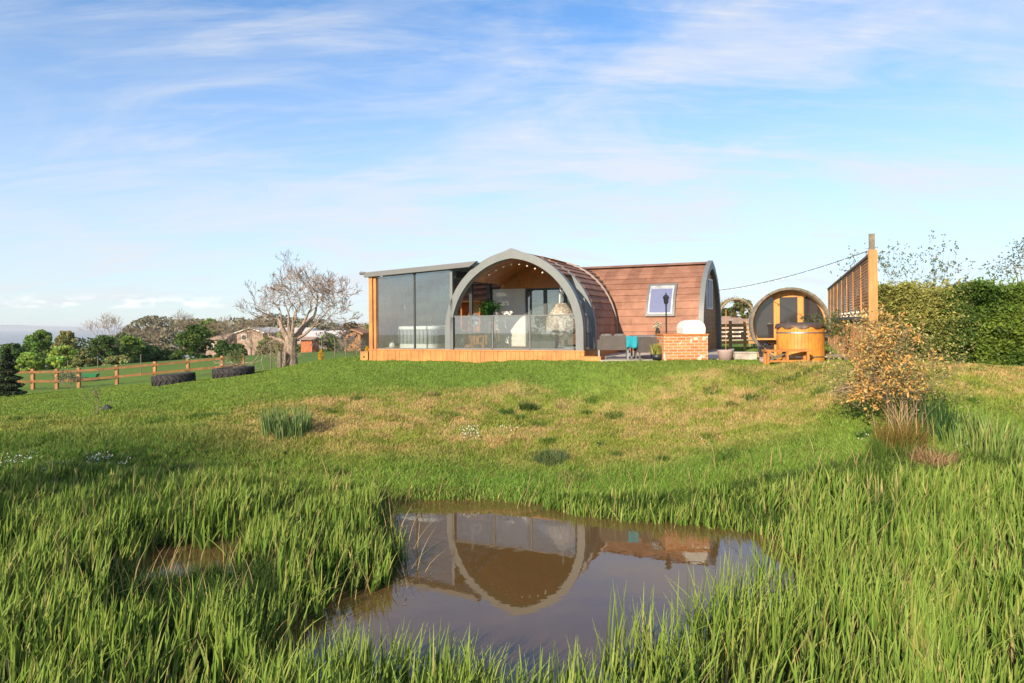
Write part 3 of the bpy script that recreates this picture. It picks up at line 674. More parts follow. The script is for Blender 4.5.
# hanging egg chair with fleece
q = deck_at(561.5, 1.55); eg = thing('hanging_chair', 'egg shaped hanging chair covered in thick cream fleece', 'chair', q, 0)
n1_ = 26; prof = []
for k in range(n1_+1):
    a = k/n1_; z = .26+a*1.12; r_ = .52*math.sin(math.pi*min(1, (a*.84+.10)))**.7*(1-.55*a**1.8); prof.append((max(.02, r_), z))
mb = MB().lathe(prof, 36)
for i_, (x, y, z) in enumerate(mb.v):
    nn = fbm(np.array([x*7+z*3]), np.array([y*7+z*5]), 2)[0]-.5; k_ = 1+nn*.28; mb.v[i_] = (x*k_, y*k_, z+nn*.06)
mb.f.append(tuple(range(36))); fo = mb.build('fleece_cover', M['fleece'], eg, True)
n_ = 5200; th_ = rng.uniform(0, 6.28, n_); k_ = rng.uniform(0, 1, n_); pr_ = np.array(prof)
zz_ = .28+k_*1.08; rr2 = np.interp(zz_, pr_[:, 1], pr_[:, 0]); P = np.stack([rr2*np.cos(th_), rr2*np.sin(th_), zz_], 1)
V, Q, K = blades(P, rng.uniform(.03, .07, n_), .02, th_, rng.uniform(.5, 1.5, n_), jit((.72, .66, .57), n_, .15), 2); npmesh('fleece_tufts', V, Q, M['deadleaf'], K, fo)
MB().tube([(0, 0, 1.36), (0, 0, 1.75)], .012, 6).build('chain', M['steel'], eg)
MB().tube([(0, .42, .02), (0, .62, .6), (0, .66, 1.3), (0, .45, 1.8), (0, .12, 1.93), (0, 0, 1.75)], .028, 8).build('stand', M['white'], eg)
MB().lathe([(.02, 0), (.48, 0), (.48, .03), (.02, .03)], 24).build('stand_base', M['white'], eg)
# long planter with herbs
pl = thing('trough_planter', 'long low grey planter of bushy herbs behind the right porch glass', 'planter', deck_at(543, .7), -phi1)
MB().add([(-.38, -.15, 0), (.38, -.15, 0), (.38, .15, 0), (-.38, .15, 0), (-.46, -.19, .24), (.46, -.19, .24), (.46, .19, .24), (-.46, .19, .24)], [(0, 3, 2, 1), (4, 5, 6, 7), (0, 1, 5, 4), (1, 2, 6, 5), (2, 3, 7, 6), (3, 0, 4, 7)]).build('trough', M['gutter'], pl)
n_ = 900; P = np.stack([rng.uniform(-.44, .44, n_), rng.uniform(-.17, .17, n_), .25+rng.uniform(0, .24, n_)**1.2], 1); V, Q, K = leaves(P, .06, jit((.08, .10, .05), n_, .4)); npmesh('foliage', V, Q, M['leaf'], K, pl)
# inside glass room
pot_plant('palm', 'dark palm in black pot beside the hot tub inside the glass room', deck_at(437, 2.6), .18, .3, M['black'], 40, 1.0, (.03, .06, .03), 1., .05)
pot_plant('palm', 'small green palm in white pot at the left end of the glass room', deck_at(390, 1.2), .13, .26, M['white'], 40, .85, (.05, .13, .05), 1.3, .04)
for (px, t, zt, zl_, lab) in ((403, 2.0, 2.1, 1.2, 'white teardrop pendant hanging in the middle of the glass room'), (389, 3.0, 2.1, 1.55, 'small pale lantern hanging near the left post of the glass room')):
    q = deck_at(px, t); pe = thing('pendant_lamp', lab, 'lamp', (q[0], q[1], q[2]+zl_), 0)
    s_ = 1 if px > 400 else .55
    MB().lathe([(.01, 0), (.10*s_, .08), (.12*s_, .16), (.08*s_, .30), (.02, .50*s_+.05), (.01, .50*s_+.06)], 18).build('lamp_shade', M['white'], pe, True)
    MB().tube([(0, 0, .3), (0, 0, 2.2-zl_)], .006, 5).build('cord', M['black'], pe)
for px, t, sz, lab in ((392, .5, .09, 'round white lantern standing on the floor by the left post'), (450.5, .9, .12, 'white canister on a stand next to the hot tub')):
    q = deck_at(px, t); ln = thing('lantern', lab, 'lantern', q, 0)
    if px > 400: MB().tube([(0, 0, 0), (0, 0, .62)], .03, 8).build('stand', M['black'], ln)
    z0 = .62 if px > 400 else 0
    MB().lathe([(.01, z0), (sz, z0+.01), (sz*1.1, z0+sz*1.2), (sz*.6, z0+sz*2), (.01, z0+sz*2.1)], 18).build('globe', M['white'], ln, True)
    MB().lathe([(.01, z0+sz*2.1), (sz*.4, z0+sz*2.1), (sz*.3, z0+sz*2.3), (.01, z0+sz*2.35)], 12).build('cap', M['gutter'], ln)

# ------------------------------------------------------------------ patio with sofa, table, oven
def gz_(x, y): return H(x, y)
pt = MB(); PZ = CZ-1.055
px0 = at(598, 360, 20.9); 
corners = [at(600, 360, 18.45)[:2], at(728, 360, 18.8)[:2], (8.2, 25.2), (3.0, 23.2)]
pt.add([(x, y, PZ-.5) for x, y in corners]+[(x, y, PZ) for x, y in corners], [(0, 3, 2, 1), (4, 5, 6, 7), (0, 1, 5, 4), (1, 2, 6, 5), (2, 3, 7, 6), (3, 0, 4, 7)])
tagp(pt.build('patio', M['stone']), kind='structure')
def pat(px, Y): x, y, z = at(px, 360, Y); return (x, y, PZ+.002)
SC_ = .87
q = pat(613.5, 18.75); sofa = thing('rattan_sofa', 'grey rattan sofa seen from behind with turquoise cloth over its end', 'sofa', q, rad(-6))
MB().box(-.43, .43, -.05, .03, .30, .74).build('backrest', M['rattan'], sofa)
MB().box(-.43, .43, .031, .8, .30, .40).build('seat', M['rattan'], sofa)
for x in (-.50, .431): MB().box(x, x+.07, -.05, .8, .30, .62).build('armrest', M['rattan'], sofa)
for x in (-.47, .43):
    for y in (-.04, .75): MB().box(x, x+.04, y, y+.04, 0, .298).build('leg', M['steel'], sofa)
for x in (-.40, .01): sq_loft([(.17, .0), (.195, .03), (.195, .09), (.17, .12)]).build('back_cushion', M['cushion'], sofa, True)
for k, ch_ in enumerate([c for c in sofa.children if c.name.startswith('back_cushion')]): ch_.location = (-.21+k*.41, .12, .60); ch_.rotation_euler = (rad(75), 0, 0)
sofa.scale = (SC_,)*3
q = pat(631.5, 18.68); tw = thing('towel', 'turquoise cloth draped over the right arm of the grey sofa', 'towel', q, rad(-6))
mb = MB(); nx_, nz_ = 10, 8
for j in range(nz_+1):
    for i_ in range(nx_+1):
        u_, v_ = i_/nx_, j/nz_; mb.v.append((-.20+.40*u_+.02*math.sin(v_*3), -.08-.05*math.sin(u_*9)*v_*.5-.01*v_, .80-.42*v_+.02*math.sin(u_*7)))
for j in range(nz_):
    for i_ in range(nx_): a_ = j*(nx_+1)+i_; mb.f.append((a_, a_+1, a_+nx_+2, a_+nx_+1))
o = mb.build('front_drape', M['turq'], tw, True); md = o.modifiers.new('s', 'SOLIDIFY'); md.thickness = .025
MB().box(-.20, .20, -.075, .28, .775, .80).build('top_fold', M['turq'], tw)
tw.scale = (SC_*.85,)*3; tw.location.z += .04
q = pat(649, 19.3); dt = thing('dining_table', 'dark grey patio table behind the brick oven', 'table', q, rad(-10))
MB().box(-.62, .62, -.42, .42, .70, .74).build('table_top', M['gutter'], dt)
for x in (-.58, .52):
    for y in (-.38, .32): MB().box(x, x+.06, y, y+.06, 0, .699).build('leg', M['gutter'], dt)
q0 = q; dt.scale = (SC_,)*3
def rchair(px, Y, rz, lab):
    q = pat(px, Y); c = thing('rattan_chair', lab, 'chair', q, rz, 'rattan chairs around the patio table')
    MB().box(-.26, .26, -.26, .26, .22, .40).build('seat', M['rattan'], c); MB().box(-.26, .26, -.30, -.261, .22, .70).build('backrest', M['rattan'], c)
    for x in (-.32, .261): MB().box(x, x+.06, -.30, .26, .22, .58).build('armrest', M['rattan'], c)
    for x in (-.30, .25):
        for y in (-.26, .20): MB().box(x, x+.04, y, y+.05, 0, .219).build('leg', M['gutter'], c)
    c.scale = (SC_,)*3; return c
c0 = rchair(646.5, 18.75, rad(4), 'rattan chair tucked in front of the patio table with its back to the pond')
copy_thing(c0, pat(643, 20.0), rad(170), 'rattan chair at the far side of the patio table')
q = (q0[0]-.02, q0[1]-.1, q0[2]+.742*SC_); vz = thing('vase', 'small vase of pale flowers on the patio table', 'vase', (q[0]+.25, q[1], q[2]), 0)
MB().lathe([(.01, 0), (.05, 0), (.07, .09), (.045, .18), (.055, .2), (.04, .19)], 14).build('vessel', M['glass_dark'], vz, True)
n_ = 90; P = rng.normal(0, .05, (n_, 3))+(0, 0, .28); V, Q, K = leaves(P, .06, np.where(rng.uniform(size=(n_, 1)) < .5, jit((.6, .55, .42), n_), jit((.1, .18, .06), n_))); npmesh('flowers', V, Q, M['leaf'], K, vz)
pot_plant('yellow_grass_pot', 'yellow green grass in a black pot left of the brick oven', pat(657.5, 18.3), .17, .16, M['black'], 260, .36, (.34, .34, .08), .5, .02)
# lamp post
q = at(666.5, 352, 19.9); lpz = PZ; ps = thing('lamp_post', 'slim black lantern post rising in front of the roof window', 'street lamp', (q[0], q[1], PZ+.002), 0)
hz = at(666.5, 302, 19.9)[2]-PZ
MB().lathe([(.01, 0), (.09, 0), (.085, .12), (.05, .18), (.03, .26), (.024, .3), (.021, hz-.12), (.03, hz-.10), (.03, hz-.06), (.01, hz-.05)], 12).build('post', M['black'], ps, True)
MB().lathe([(.035, hz-.06), (.06, hz-.04), (.085, hz+.12), (.08, hz+.12), (.055, hz-.03)], 6, closed=True).build('lantern_frame', M['black'], ps)
MB().lathe([(.11, hz+.12), (.06, hz+.19), (.02, hz+.22), (.015, hz+.26), (.005, hz+.28)], 6).build('lantern_cap', M['black'], ps)
MB().lathe([(.03, hz-.03), (.055, hz+.11)], 10).build('lantern_glass', M['glass_dark'], ps)
# brick oven
OY = 17.95; a_, b_ = at(664, 360, OY), at(708, 360, OY); wv = b_[0]-a_[0]; GB = CZ-1.06
ov = thing('brick_oven', 'bright red brick counter with a whitewashed domed oven on top', 'outdoor oven', ((a_[0]+b_[0])/2, OY, GB), 0); ov.scale = (1, .85, 1)
hb = at(686, 335.5, OY)[2]-GB
MB().box(-wv/2, wv/2, 0, 1.25, -.25, hb).build('brick_base', M['brick'], ov)
MB().box(-wv/2-.02, wv/2+.02, -.02, 1.27, hb+.001, hb+.04).build('worktop', M['copper'], ov)
dx = at(694, 330, OY+.25)[0]-ov.location[0]
dp = [(x*.88, z*.95) for x, z in [(-.33+.0, 0), (-.34, .16), (-.30, .27), (-.20, .35), (-.07, .385), (.07, .385), (.20, .35), (.30, .27), (.34, .16), (.33, 0)]]
dd = MB().prism([(x+dx, z+hb+.042) for x, z in dp], .25, 1.1).build('oven_dome', M['offwhite'], ov)
MB().box(dx-.13, dx+.13, 1.101, 1.13, hb+.06, hb+.26).build('oven_door', M['black'], dd)
# pot with a cane
q = at(731-5.5, 361, 18.5); gpz = H(q[0], q[1]); pp = thing('tree_pot', 'round pinkish pot with a tall bamboo cane beside the cabin gable', 'pot', (q[0], q[1], at(725, 361, 18.5)[2]), 0); pp.scale = (.9, .9, .9)
MB().lathe([(.01, 0), (.20, 0), (.235, .30), (.245, .33), (.22, .33), (.2, .28), (.01, .28)], 24).build('pot', M['pot_pink'], pp, True)
MB().tube([(.01, 0, .2), (.03, 0, 1.55)], .012, 6).build('cane', M['wood_new'], pp)
MB().lathe([(.01, .285), (.205, .285)], 18).build('soil', M['soil'], pp)

# ------------------------------------------------------------------ sauna, tub, bench
q = at(790.5, 362.5, 20.6); ph3 = math.atan2(q[0], q[1])*.8; GS = q[2]
sa = thing('barrel_sauna', 'round barrel sauna with dark glass front and weathered stave rim', 'sauna', (q[0], q[1], GS), -ph3)
R0 = 1.12; cz = R0+.02
MB().lathe([(R0, 0), (R0, 2.4), (R0-.07, 2.4), (R0-.07, 0)], 60, (0, 0, cz), 'y', True).build('barrel', M['wood_weather'], sa, True)
mb = MB()
for k in range(34):
    a_ = 2*math.pi*(k+.5)/34; ca, sa_ = math.cos(a_), math.sin(a_)
    mb.add([(( r_)*math.cos(a_+s_*.088), y_, cz+r_*math.sin(a_+s_*.088)) for y_ in (-.03, 2.43) for r_, s_ in ((R0-.06, -1), (R0-.06, 1), (R0+.012, 1), (R0+.012, -1))], [(0, 1, 2, 3), (7, 6, 5, 4), (0, 4, 5, 1), (1, 5, 6, 2), (2, 6, 7, 3), (3, 7, 4, 0)])
mb.build('staves', M['wood_weather'], sa)
for y in (.5, 1.9): MB().lathe([(R0+.016, y), (R0+.016, y+.04), (R0+.013, y+.04), (R0+.013, y)], 60, (0, 0, cz), 'y', True).build('metal_band', M['steel'], sa)
yf = .42
def disc(r, y0, y1, n=48): return [(r*math.cos(a), cz+r*math.sin(a)) for a in np.linspace(0, 2*math.pi, n, endpoint=False)]
MB().prism(disc(R0-.072, 0, 0), yf, yf+.04).build('front_glass', M['glass_dark'], sa)
ff = MB()
for x0, x1 in ((-.44, -.27), (.24, .41)):
    h_ = math.sqrt((R0-.08)**2-x1**2 if abs(x1) > abs(x0) else (R0-.08)**2-x0**2); ff.box(x0, x1, yf-.05, yf-.002, cz-h_+.01, cz+h_-.01)
ff.build('door_frame', M['wood_tub'], sa)
mb = MB(); top = [(x, cz+z) for x, z in [( (R0-.09)*math.cos(a), (R0-.09)*math.sin(a)) for a in np.linspace(rad(62), rad(118), 12)]]
mb.prism(top+[(top[-1][0], cz+.84), (top[0][0], cz+.84)], yf-.06, yf-.051); mb.build('header_board', M['wood_orange'], sa); MB().box(-.62, .62, yf-.062, yf-.052, cz-.60, cz-.5).build('lower_board', M['wood_orange'], sa)
MB().ring([((R0-.071)*math.cos(a), cz+(R0-.071)*math.sin(a)) for a in np.linspace(0, 2*math.pi, 49)], [((R0-.12)*math.cos(a), cz+(R0-.12)*math.sin(a)) for a in np.linspace(0, 2*math.pi, 49)], yf-.04, yf-.001).build('rim_board', M['wood_orange'], sa)
MB().box(-.95, -.35, .02, yf-.06, cz-.46, cz-.41).build('porch_bench', M['wood_tub'], sa)
for y in (.15, 2.1): MB().prism([(-.9, -.05), (.9, -.05), (.8, .32), (.45, .12), (-.45, .12), (-.8, .32)], y, y+.09).build('cradle', M['wood_orange'], sa)
q = at(800.5, 362, 18.9); GT = q[2]; rt = 47/F*18.9/2*.93
tu = thing('wooden_hot_tub', 'round golden timber hot tub with steel hoop and dark cover', 'hot tub', (q[0], q[1], GT-.03), 0)
ht = at(800, 326, 18.4)[2]-GT+.03
MB().lathe([(.01, 0), (rt, 0), (rt, ht), (rt-.05, ht), (rt-.05, ht-.06), (.01, ht-.06)], 60).build('inner_wall', M['wood_tub'], tu)
mb = MB()
for k in range(44):
    a_ = 2*math.pi*k/44
    mb.add([(r_*math.cos(a_+s_*.0675), r_*math.sin(a_+s_*.0675), z_) for z_ in (-.05, ht-.02) for r_, s_ in ((rt-.01, -1), (rt-.01, 1), (rt+.014, .93), (rt+.014, -.93))], [(0, 1, 2, 3), (7, 6, 5, 4), (0, 4, 5, 1), (1, 5, 6, 2), (2, 6, 7, 3), (3, 7, 4, 0)])
mb.build('staves', M['wood_tub'], tu)
for z_ in (ht-.20, .18): MB().lathe([(rt+.016, z_), (rt+.022, z_), (rt+.022, z_+.035), (rt+.016, z_+.035)], 60, closed=True).build('steel_hoop', M['steel'], tu)
mb = MB(); n_ = 72
for r_, z_ in ((.02, ht+.09), (rt*.6, ht+.08), (rt*.97, ht+.06), (rt+.04, ht+.03)): mb.v += [(r_*math.cos(2*math.pi*j/n_), r_*math.sin(2*math.pi*j/n_), z_+(.012*math.sin(j*2.1))) for j in range(n_)]
mb.v += [((rt+.05+.012*math.sin(j*1.7))*math.cos(2*math.pi*j/n_), (rt+.05+.012*math.sin(j*1.7))*math.sin(2*math.pi*j/n_), ht-.05-.035*math.sin(j*.9)) for j in range(n_)]
for k in range(4):
    for j in range(n_): mb.f.append((k*n_+j, k*n_+(j+1) % n_, (k+1)*n_+(j+1) % n_, (k+1)*n_+j))
mb.build('cover', mat('vinyl_cover', (.09, .06, .045), .5, var=.2), tu, True)
a_, b_ = at(764, 362, 18.0), at(808.5, 362, 18.0); hw = (b_[0]-a_[0])/2
be = thing('timber_bench', 'low pale timber step bench standing in front of the round wooden tub', 'bench', ((a_[0]+b_[0])/2, 18.0, a_[2]-.02), 0)
hz = at(786, 349.5, 18)[2]-a_[2]+.02
MB().box(-hw, hw, -.16, .16, hz-.05, hz).build('seat', M['wood_new'], be)
for x in (-hw+.03, -.05, hw-.09):
    for y in (-.14, .08): MB().box(x, x+.06, y, y+.06, -.06, hz-.051).build('leg', M['wood_new'], be)
MB().box(-hw+.095, hw-.095, -.10, -.06, .02, .07).build('stretcher', M['wood_new'], be); MB().beam((-.5, -.02, .05), (-.02, -.02, hz-.09), .05, .05).build('brace', M['wood_weather'], be)
q = at(763, 362, 19.6); pot_plant('lavender_pot', 'dark leafy plant in a pale pot at the left foot of the barrel sauna', (q[0], q[1], q[2]-.02), .12, .16, M['pot_pink'], 80, .5, (.07, .07, .09), .4, .025, leaf=(250, .05, (.10, .10, .13)))

# ------------------------------------------------------------------ screen fence
def line(p, q, t): return [p[i]+(q[i]-p[i])*t for i in range(len(p))]
n0 = at(872.5, 370, 14.5); f0 = at(829, 362, 31.)
FA, FB = (n0[0], 14.5), (f0[0], 31.); Lf = math.hypot(FB[0]-FA[0], FB[1]-FA[1]); zt = at(870, 252.5, 14.5)[2]
ang = math.atan2(FB[1]-FA[1], FB[0]-FA[0])
zb0 = H(*FA)
fe = thing('timber_screen', 'tall orange timber garden screen with slatted top and one high end post', 'fence', (FA[0], FA[1], zb0), ang)
ht_ = zt-zb0; hp = at(873, 234, 14.5)[2]-zb0
pf = [(-0.05)]+[k*Lf/8 for k in range(1, 9)]
def gl(t): return H(FA[0]+math.cos(ang)*t, FA[1]+math.sin(ang)*t)-zb0-.1
MB().box(-.08, .02, -.08, .06, -.2, 1.35).build('post', M['wood_fence'], fe)
MB().box(-.11, .03, -.10, .07, 1.352, ht_+.05).build('post', M['wood_new'], fe)
MB().box(-.07, .02, -.06, .05, ht_+.052, hp).build('post', M['wood_weather'], fe)
for t in pf[1:]: MB().box(t-.035, t+.035, -.05, .028, gl(t), ht_+.02).build('post', M['wood_fence'], fe)
for k in range(8):
    a_, b_ = (pf[k]+(.07 if k == 0 else .037), pf[k+1]-.037); mb = MB(); z = 1.52
    while z < ht_-.09: mb.box(a_, b_, -.012, .012, z, z+.055); z += .071
    mb.build('slat_panel', M['wood_fence'], fe)
    mb = MB(); x = a_
    while x < b_-.1: mb.box(x, min(b_, x+.14), -.014, .012+.006*(int(x*7) % 2), gl((a_+b_)/2), 1.40+.02*(int(x*11) % 2)); x += .155
    mb.build('board_panel', M['wood_fence'], fe)
MB().box(.03, Lf, -.045, .045, ht_-.06, ht_-.005).build('top_rail', M['wood_weather'], fe)
MB().box(.03, Lf, .02, .06, 1.42, 1.50).build('middle_rail', M['wood_weather'], fe)
# fairy cord on the screen
fc = thing('fairy_lights', 'cord of tiny white bulbs looped along the slatted screen top', 'string lights', (FA[0], FA[1], zb0), ang)
pts = [(.2+k*.15, .08, 1.55+.10*abs(math.sin(k*.35))+(.75 if k < 0 else 0)) for k in range(60)]
MB().tube(pts, .006, 4).build('cord', M['black'], fc)
for k in range(0, 60, 3): MB().ball((pts[k][0], .09, pts[k][2]-.03), .022, 6).build('bulb', M['bulb'], fc)
# cable
A = at(717, 290.5, 23.5); B = at(866.5, 251.5, 15.2)
cb = thing('overhead_string_lights', 'long sagging cable of small bulbs from the cabin gable to the timber screen', 'string lights', A, 0)
pts = []
for k in range(41):
    t = k/40; s = (t-t*t)*.50; pts.append(((B[0]-A[0])*t, (B[1]-A[1])*t, (B[2]-A[2])*t-s))
MB().tube(pts, .009, 5).build('cord', M['black'], cb)
mb = None
for k in range(2, 40, 2): MB().lathe([(.003, -.06), (.018, -.05), (.016, -.03), (.008, -.008)], 8, pts[k]).build('bulb', M['bulb'], cb, True)

# ------------------------------------------------------------------ vegetation generators
def limb_tree(mb, p, d, L_, r, depth, spread=.55, up=.15, rn=random, kids=(2, 3), minr=.004, wig=.16, ends=None, bias=None):
    n = 4 if depth > 1 else 3; pts = [np.array(p, float)]; rr = [r]; dd = np.array(d, float)
    for k in range(n):
        dd = dd+np.array([rn.gauss(0, wig), rn.gauss(0, wig), rn.gauss(0, wig*.7)+up*.25]); 
        if bias is not None: dd = dd+bias*.05
        dd /= np.linalg.norm(dd); pts.append(pts[-1]+dd*L_/n); rr.append(r*(1-.45*(k+1)/n))
    mb.tube(pts, rr, 7 if r > .05 else (5 if r > .015 else 3), False)
    if ends is not None and depth <= 1: ends.append(pts[-1]); ends.append(pts[-2])
    if depth <= 0: return
    for q in range(rn.randint(*kids)):
        i_ = rn.choice([n, n, n-1, n-2]) if q else n
        perp = np.array([rn.gauss(0, 1), rn.gauss(0, 1), rn.gauss(0, .6)]); perp -= dd*np.dot(perp, dd); perp /= np.linalg.norm(perp)+1e-6
        nd = dd+perp*spread*rn.uniform(.7, 1.5); nd /= np.linalg.norm(nd)
        limb_tree(mb, pts[i_], nd, L_*rn.uniform(.66, .86), max(minr, rr[i_]*rn.uniform(.6, .8)), depth-1, spread, up, rn, kids, minr, wig, ends, bias)
def leafy(name, label, cat, loc, hgt, wid, col, nleaf=2600, lsize=.28, clumps=26, trunk=.3, group=None, seed=0, low=.12, depth=None, bark='bark_dark', flat=.75):
    rn = random.Random(seed); t = thing(name, label, cat, loc, 0, group)
    mb = MB(); ends = []
    mb.tube([(0, 0, -.3), (.02*hgt*.3, 0, hgt*.2), (0, .0, hgt*.45)], [.035*hgt, .026*hgt, .018*hgt], 8)
    for k in range(6):
        a = k*1.05+rn.uniform(-.3, .3); limb_tree(mb, (0, 0, hgt*(.15+.05*k)), (math.cos(a), math.sin(a), .9), hgt*.24, .013*hgt, 2, .6, .2, rn, (2, 2), .006, ends=ends)
    mb.build('trunk', M[bark], t)
    P = []; K = []
    for k in range(clumps):
        a = rn.uniform(0, 6.28); zf = rn.uniform(low, 1)**.9; prof = math.sin(math.pi*min(1, .16+zf*.80))**.6
        rr = wid/2*prof*math.sqrt(rn.uniform(.15, 1))*.86; s = wid*rn.uniform(.07, .15)*(1 if clumps < 50 else .8)
        m_ = int(nleaf/clumps*rn.uniform(.6, 1.4)); c = np.array([rr*math.cos(a), rr*math.sin(a), hgt*zf*.93]); q = rng.normal(0, 1, (m_, 3)); q /= np.linalg.norm(q, axis=1)[:, None]; q *= rng.uniform(.3, 1, (m_, 1))**.5
        P.append(c+q*s*np.array([1.15, 1.15, flat])); K.append(jit(np.array(col)*rn.uniform(.72, 1.35)*np.array([rn.uniform(.85, 1.25), 1, 1]), m_, .2))
    P = np.concatenate(P); K = np.concatenate(K); P[:, 2] = np.maximum(P[:, 2], .05)
    V, Q, K = leaves(P, rng.uniform(.6, 1.3, len(P))*lsize, K, .7); npmesh('crown', V, Q, M['leaf'], K, t); return t
def bare(name, label, loc, hgt, wid, m, depth=6, seed=1, group=None, r0=None, kids=(2, 3)):
    rn = random.Random(seed); t = thing(name, label, 'tree', loc, 0, group); r0 = r0 or hgt*.03
    mb = MB(); mb.tube([(0, 0, -.3), (0, 0, hgt*.12), (.02, 0, hgt*.25)], [r0*1.4, r0, r0*.9], 8, False); mb.build('trunk', m, t)
    mb = MB()
    for k in range(4):
        a = k*1.57+rn.uniform(-.4, .4); limb_tree(mb, (0.02, 0, hgt*.22), (math.cos(a)*wid/hgt*.8, math.sin(a)*.6, .9), hgt*.27, r0*.6, depth-1, .5, .25, rn, kids, hgt*.0028)
    mb.build('crown', m, t); return t

# the big bare tree
q = at(290.5, 371, 30); zt_ = H(q[0], q[1])
bt = thing('bare_tree', 'large gnarled leafless tree with a thick trunk on the left lawn', 'tree', (q[0], q[1], zt_), 0)
rn = random.Random(11); mb = MB()
mb.tube([(-.08, 0, -.4), (-.05, 0, .05), (.0, 0, .5), (.0, 0, 1.0), (.06, 0, 1.5)], [.50, .40, .31, .28, .27], 12, False)
for k in range(6): a = k*1.05+.3; mb.ball((.33*math.cos(a)-.05, .33*math.sin(a), .08), .16, 6, (1, 1, 1.3))
mb.build('trunk', M['bark'], bt)
mb = MB(); bz = 1.35
limbs = [((-.10, 0, bz), (-.55, .1, 1), 1.5, .17), ((.12, 0, bz), (.5, -.1, 1.1), 1.7, .18), ((0, .05, bz+.1), (-.05, .3, 1.2), 1.5, .14), ((.1, 0, bz-.1), (1.2, .2, .55), 1.35, .10), ((-.1, 0, bz-.2), (-1.2, -.1, .65), 1.2, .09), ((.05, -.1, bz), (.25, -.8, 1.), 1.3, .10)]
for p, d_, L_, r_ in limbs: limb_tree(mb, p, np.array(d_)/np.linalg.norm(d_), L_, r_, 7, .55, .06, rn, (2, 3), .0115, .19)
# shrink crown into its measured outline
v = np.array(mb.v); vx = v[:, 0]; top = v[:, 2].max(); tgt_top = at(315, 250, 30)[2]-zt_
xl, xr_ = np.percentile(vx, 1), np.percentile(vx, 99); wl, wr = at(249, 320, 30)[0]-q[0], at(356, 320, 30)[0]-q[0]
k = np.where(vx < 0, wl/xl, wr/xr_); fade = np.clip((v[:, 2]-bz+.3)/1.2, 0, 1); v[:, 0] = vx*(1+(k-1)*fade); v[:, 2] = np.where(v[:, 2] > bz, bz+(v[:, 2]-bz)*(tgt_top-bz)/(np.percentile(v[:, 2], 99.7)-bz), v[:, 2])
mb.v = [tuple(p) for p in v]; mb.build('crown', M['bark'], bt)
print('bare tree faces', len(mb.f))
# blossom sprigs at its foot
q2 = at(283, 371, 29); sh = thing('budding_shrub', 'thin pale budding shrub growing against the bare tree trunk', 'shrub', (q2[0], q2[1], H(q2[0], q2[1])), 0)
mb = MB(); ends = []
for k in range(9): a = rn.uniform(0, 6.28); limb_tree(mb, (0, 0, 0), (math.cos(a)*.5, math.sin(a)*.5, 1), .75, .014, 3, .5, .2, rn, (2, 3), .006, ends=ends)
mb.build('stems', M['twig'], sh); E_ = np.array(ends); P = E_[rng.integers(0, len(E_), 420)]+rng.normal(0, .05, (420, 3)); V, Q, K = leaves(P, .05, jit((.42, .36, .28), 420, .3)); npmesh('buds', V, Q, M['leaf'], K, sh)

# far trees: (px centre, py top, py base, width px, Y, colour, kind, label)
GRN, DGR, LGR, OLV = (.15, .25, .045), (.09, .155, .04), (.28, .40, .07), (.24, .26, .09)
ft = [(40, 329, 369, 34, 88, GRN, 'l', 'tall round green tree at the left treeline, left of the gap to the sea'), (66, 330, 366, 26, 95, OLV, 'l', 'olive green tree just right of the tall round one at the left'),
      (12, 343, 370, 34, 80, DGR, 'l', 'dark green bushy tree at the left picture edge'), (64, 346, 371, 36, 74, LGR, 'l', 'bright yellow green bush in front of the left treeline'), (30, 352, 373, 26, 72, LGR, 'l', 'light green bush below the tall round tree at the far left'),
      (85, 351, 372, 24, 72, OLV, 'l', 'olive scrub between the bright bush and the pinkish bare tree'),
      (104, 334, 370, 34, 78, DGR, 'l', 'dark brown green bush under the pinkish bare tree'), (131, 336, 366, 36, 82, GRN, 'l', 'green bush right of the pinkish bare tree'), (150, 346, 364, 34, 84, DGR, 'l', 'low dark bush in the dip of the hedge line'), (168, 352, 363, 36, 86, DGR, 'l', 'low dark hedge bush left of the round spreading tree'),
      (118, 356, 371, 30, 70, OLV, 'l', 'pale olive scrub in front of the treeline'),
      (195, 324, 361, 40, 82, (.08, .14, .025), 'l', 'round spreading green tree in the field left of the brick barn'), (209, 317, 352, 26, 120, GRN, 'l', 'green treetop rising behind the round spreading tree'),
      (236, 344, 362, 26, 88, DGR, 'l', 'dark bush in front of the brick barn gable'), (222, 340, 360, 18, 90, DGR, 'l', 'small dark bush left of the brick barn'), (268, 336, 362, 26, 84, OLV, 'l', 'olive leafing tree between brick barn and bare tree'), (282, 330, 360, 18, 80, OLV, 'l', 'slender olive tree just behind the big bare tree'),
      (329, 334, 349, 22, 90, GRN, 'l', 'small round green bush in front of the white roofs'), (351, 322, 345, 34, 130, (.12, .10, .05), 'l', 'brownish tree above the orange shed'), (368, 324, 350, 20, 100, OLV, 'l', 'green tree touching the left lodge post'), (300, 345, 358, 20, 95, DGR, 'l', 'dark low bush right of the bare tree trunk'),
      (106, 316, 358, 46, 96, None, 'b', 'pinkish leafless tree standing tall in the left treeline'), (158, 327, 356, 30, 110, None, 'b', 'small bare brown tree beyond the hedge dip'), (184, 315, 350, 22, 125, None, 'b', 'thin grey leafless tree behind the round green tree'),
      (229, 316, 358, 24, 95, None, 'b', 'leafless tree left of the brick barn'), (251, 322, 358, 20, 105, None, 'b', 'slim leafless tree beside the barn window'), (140, 326, 352, 26, 120, None, 'b', 'faint bare tree right behind the green bush'),
      (743, 296, 346, 34, 48, (.13, .14, .05), 'l', 'yellow green tree behind the garden arch'), (728, 306, 346, 24, 55, (.07, .10, .03), 'l', 'green bush behind the garden arch left side')]
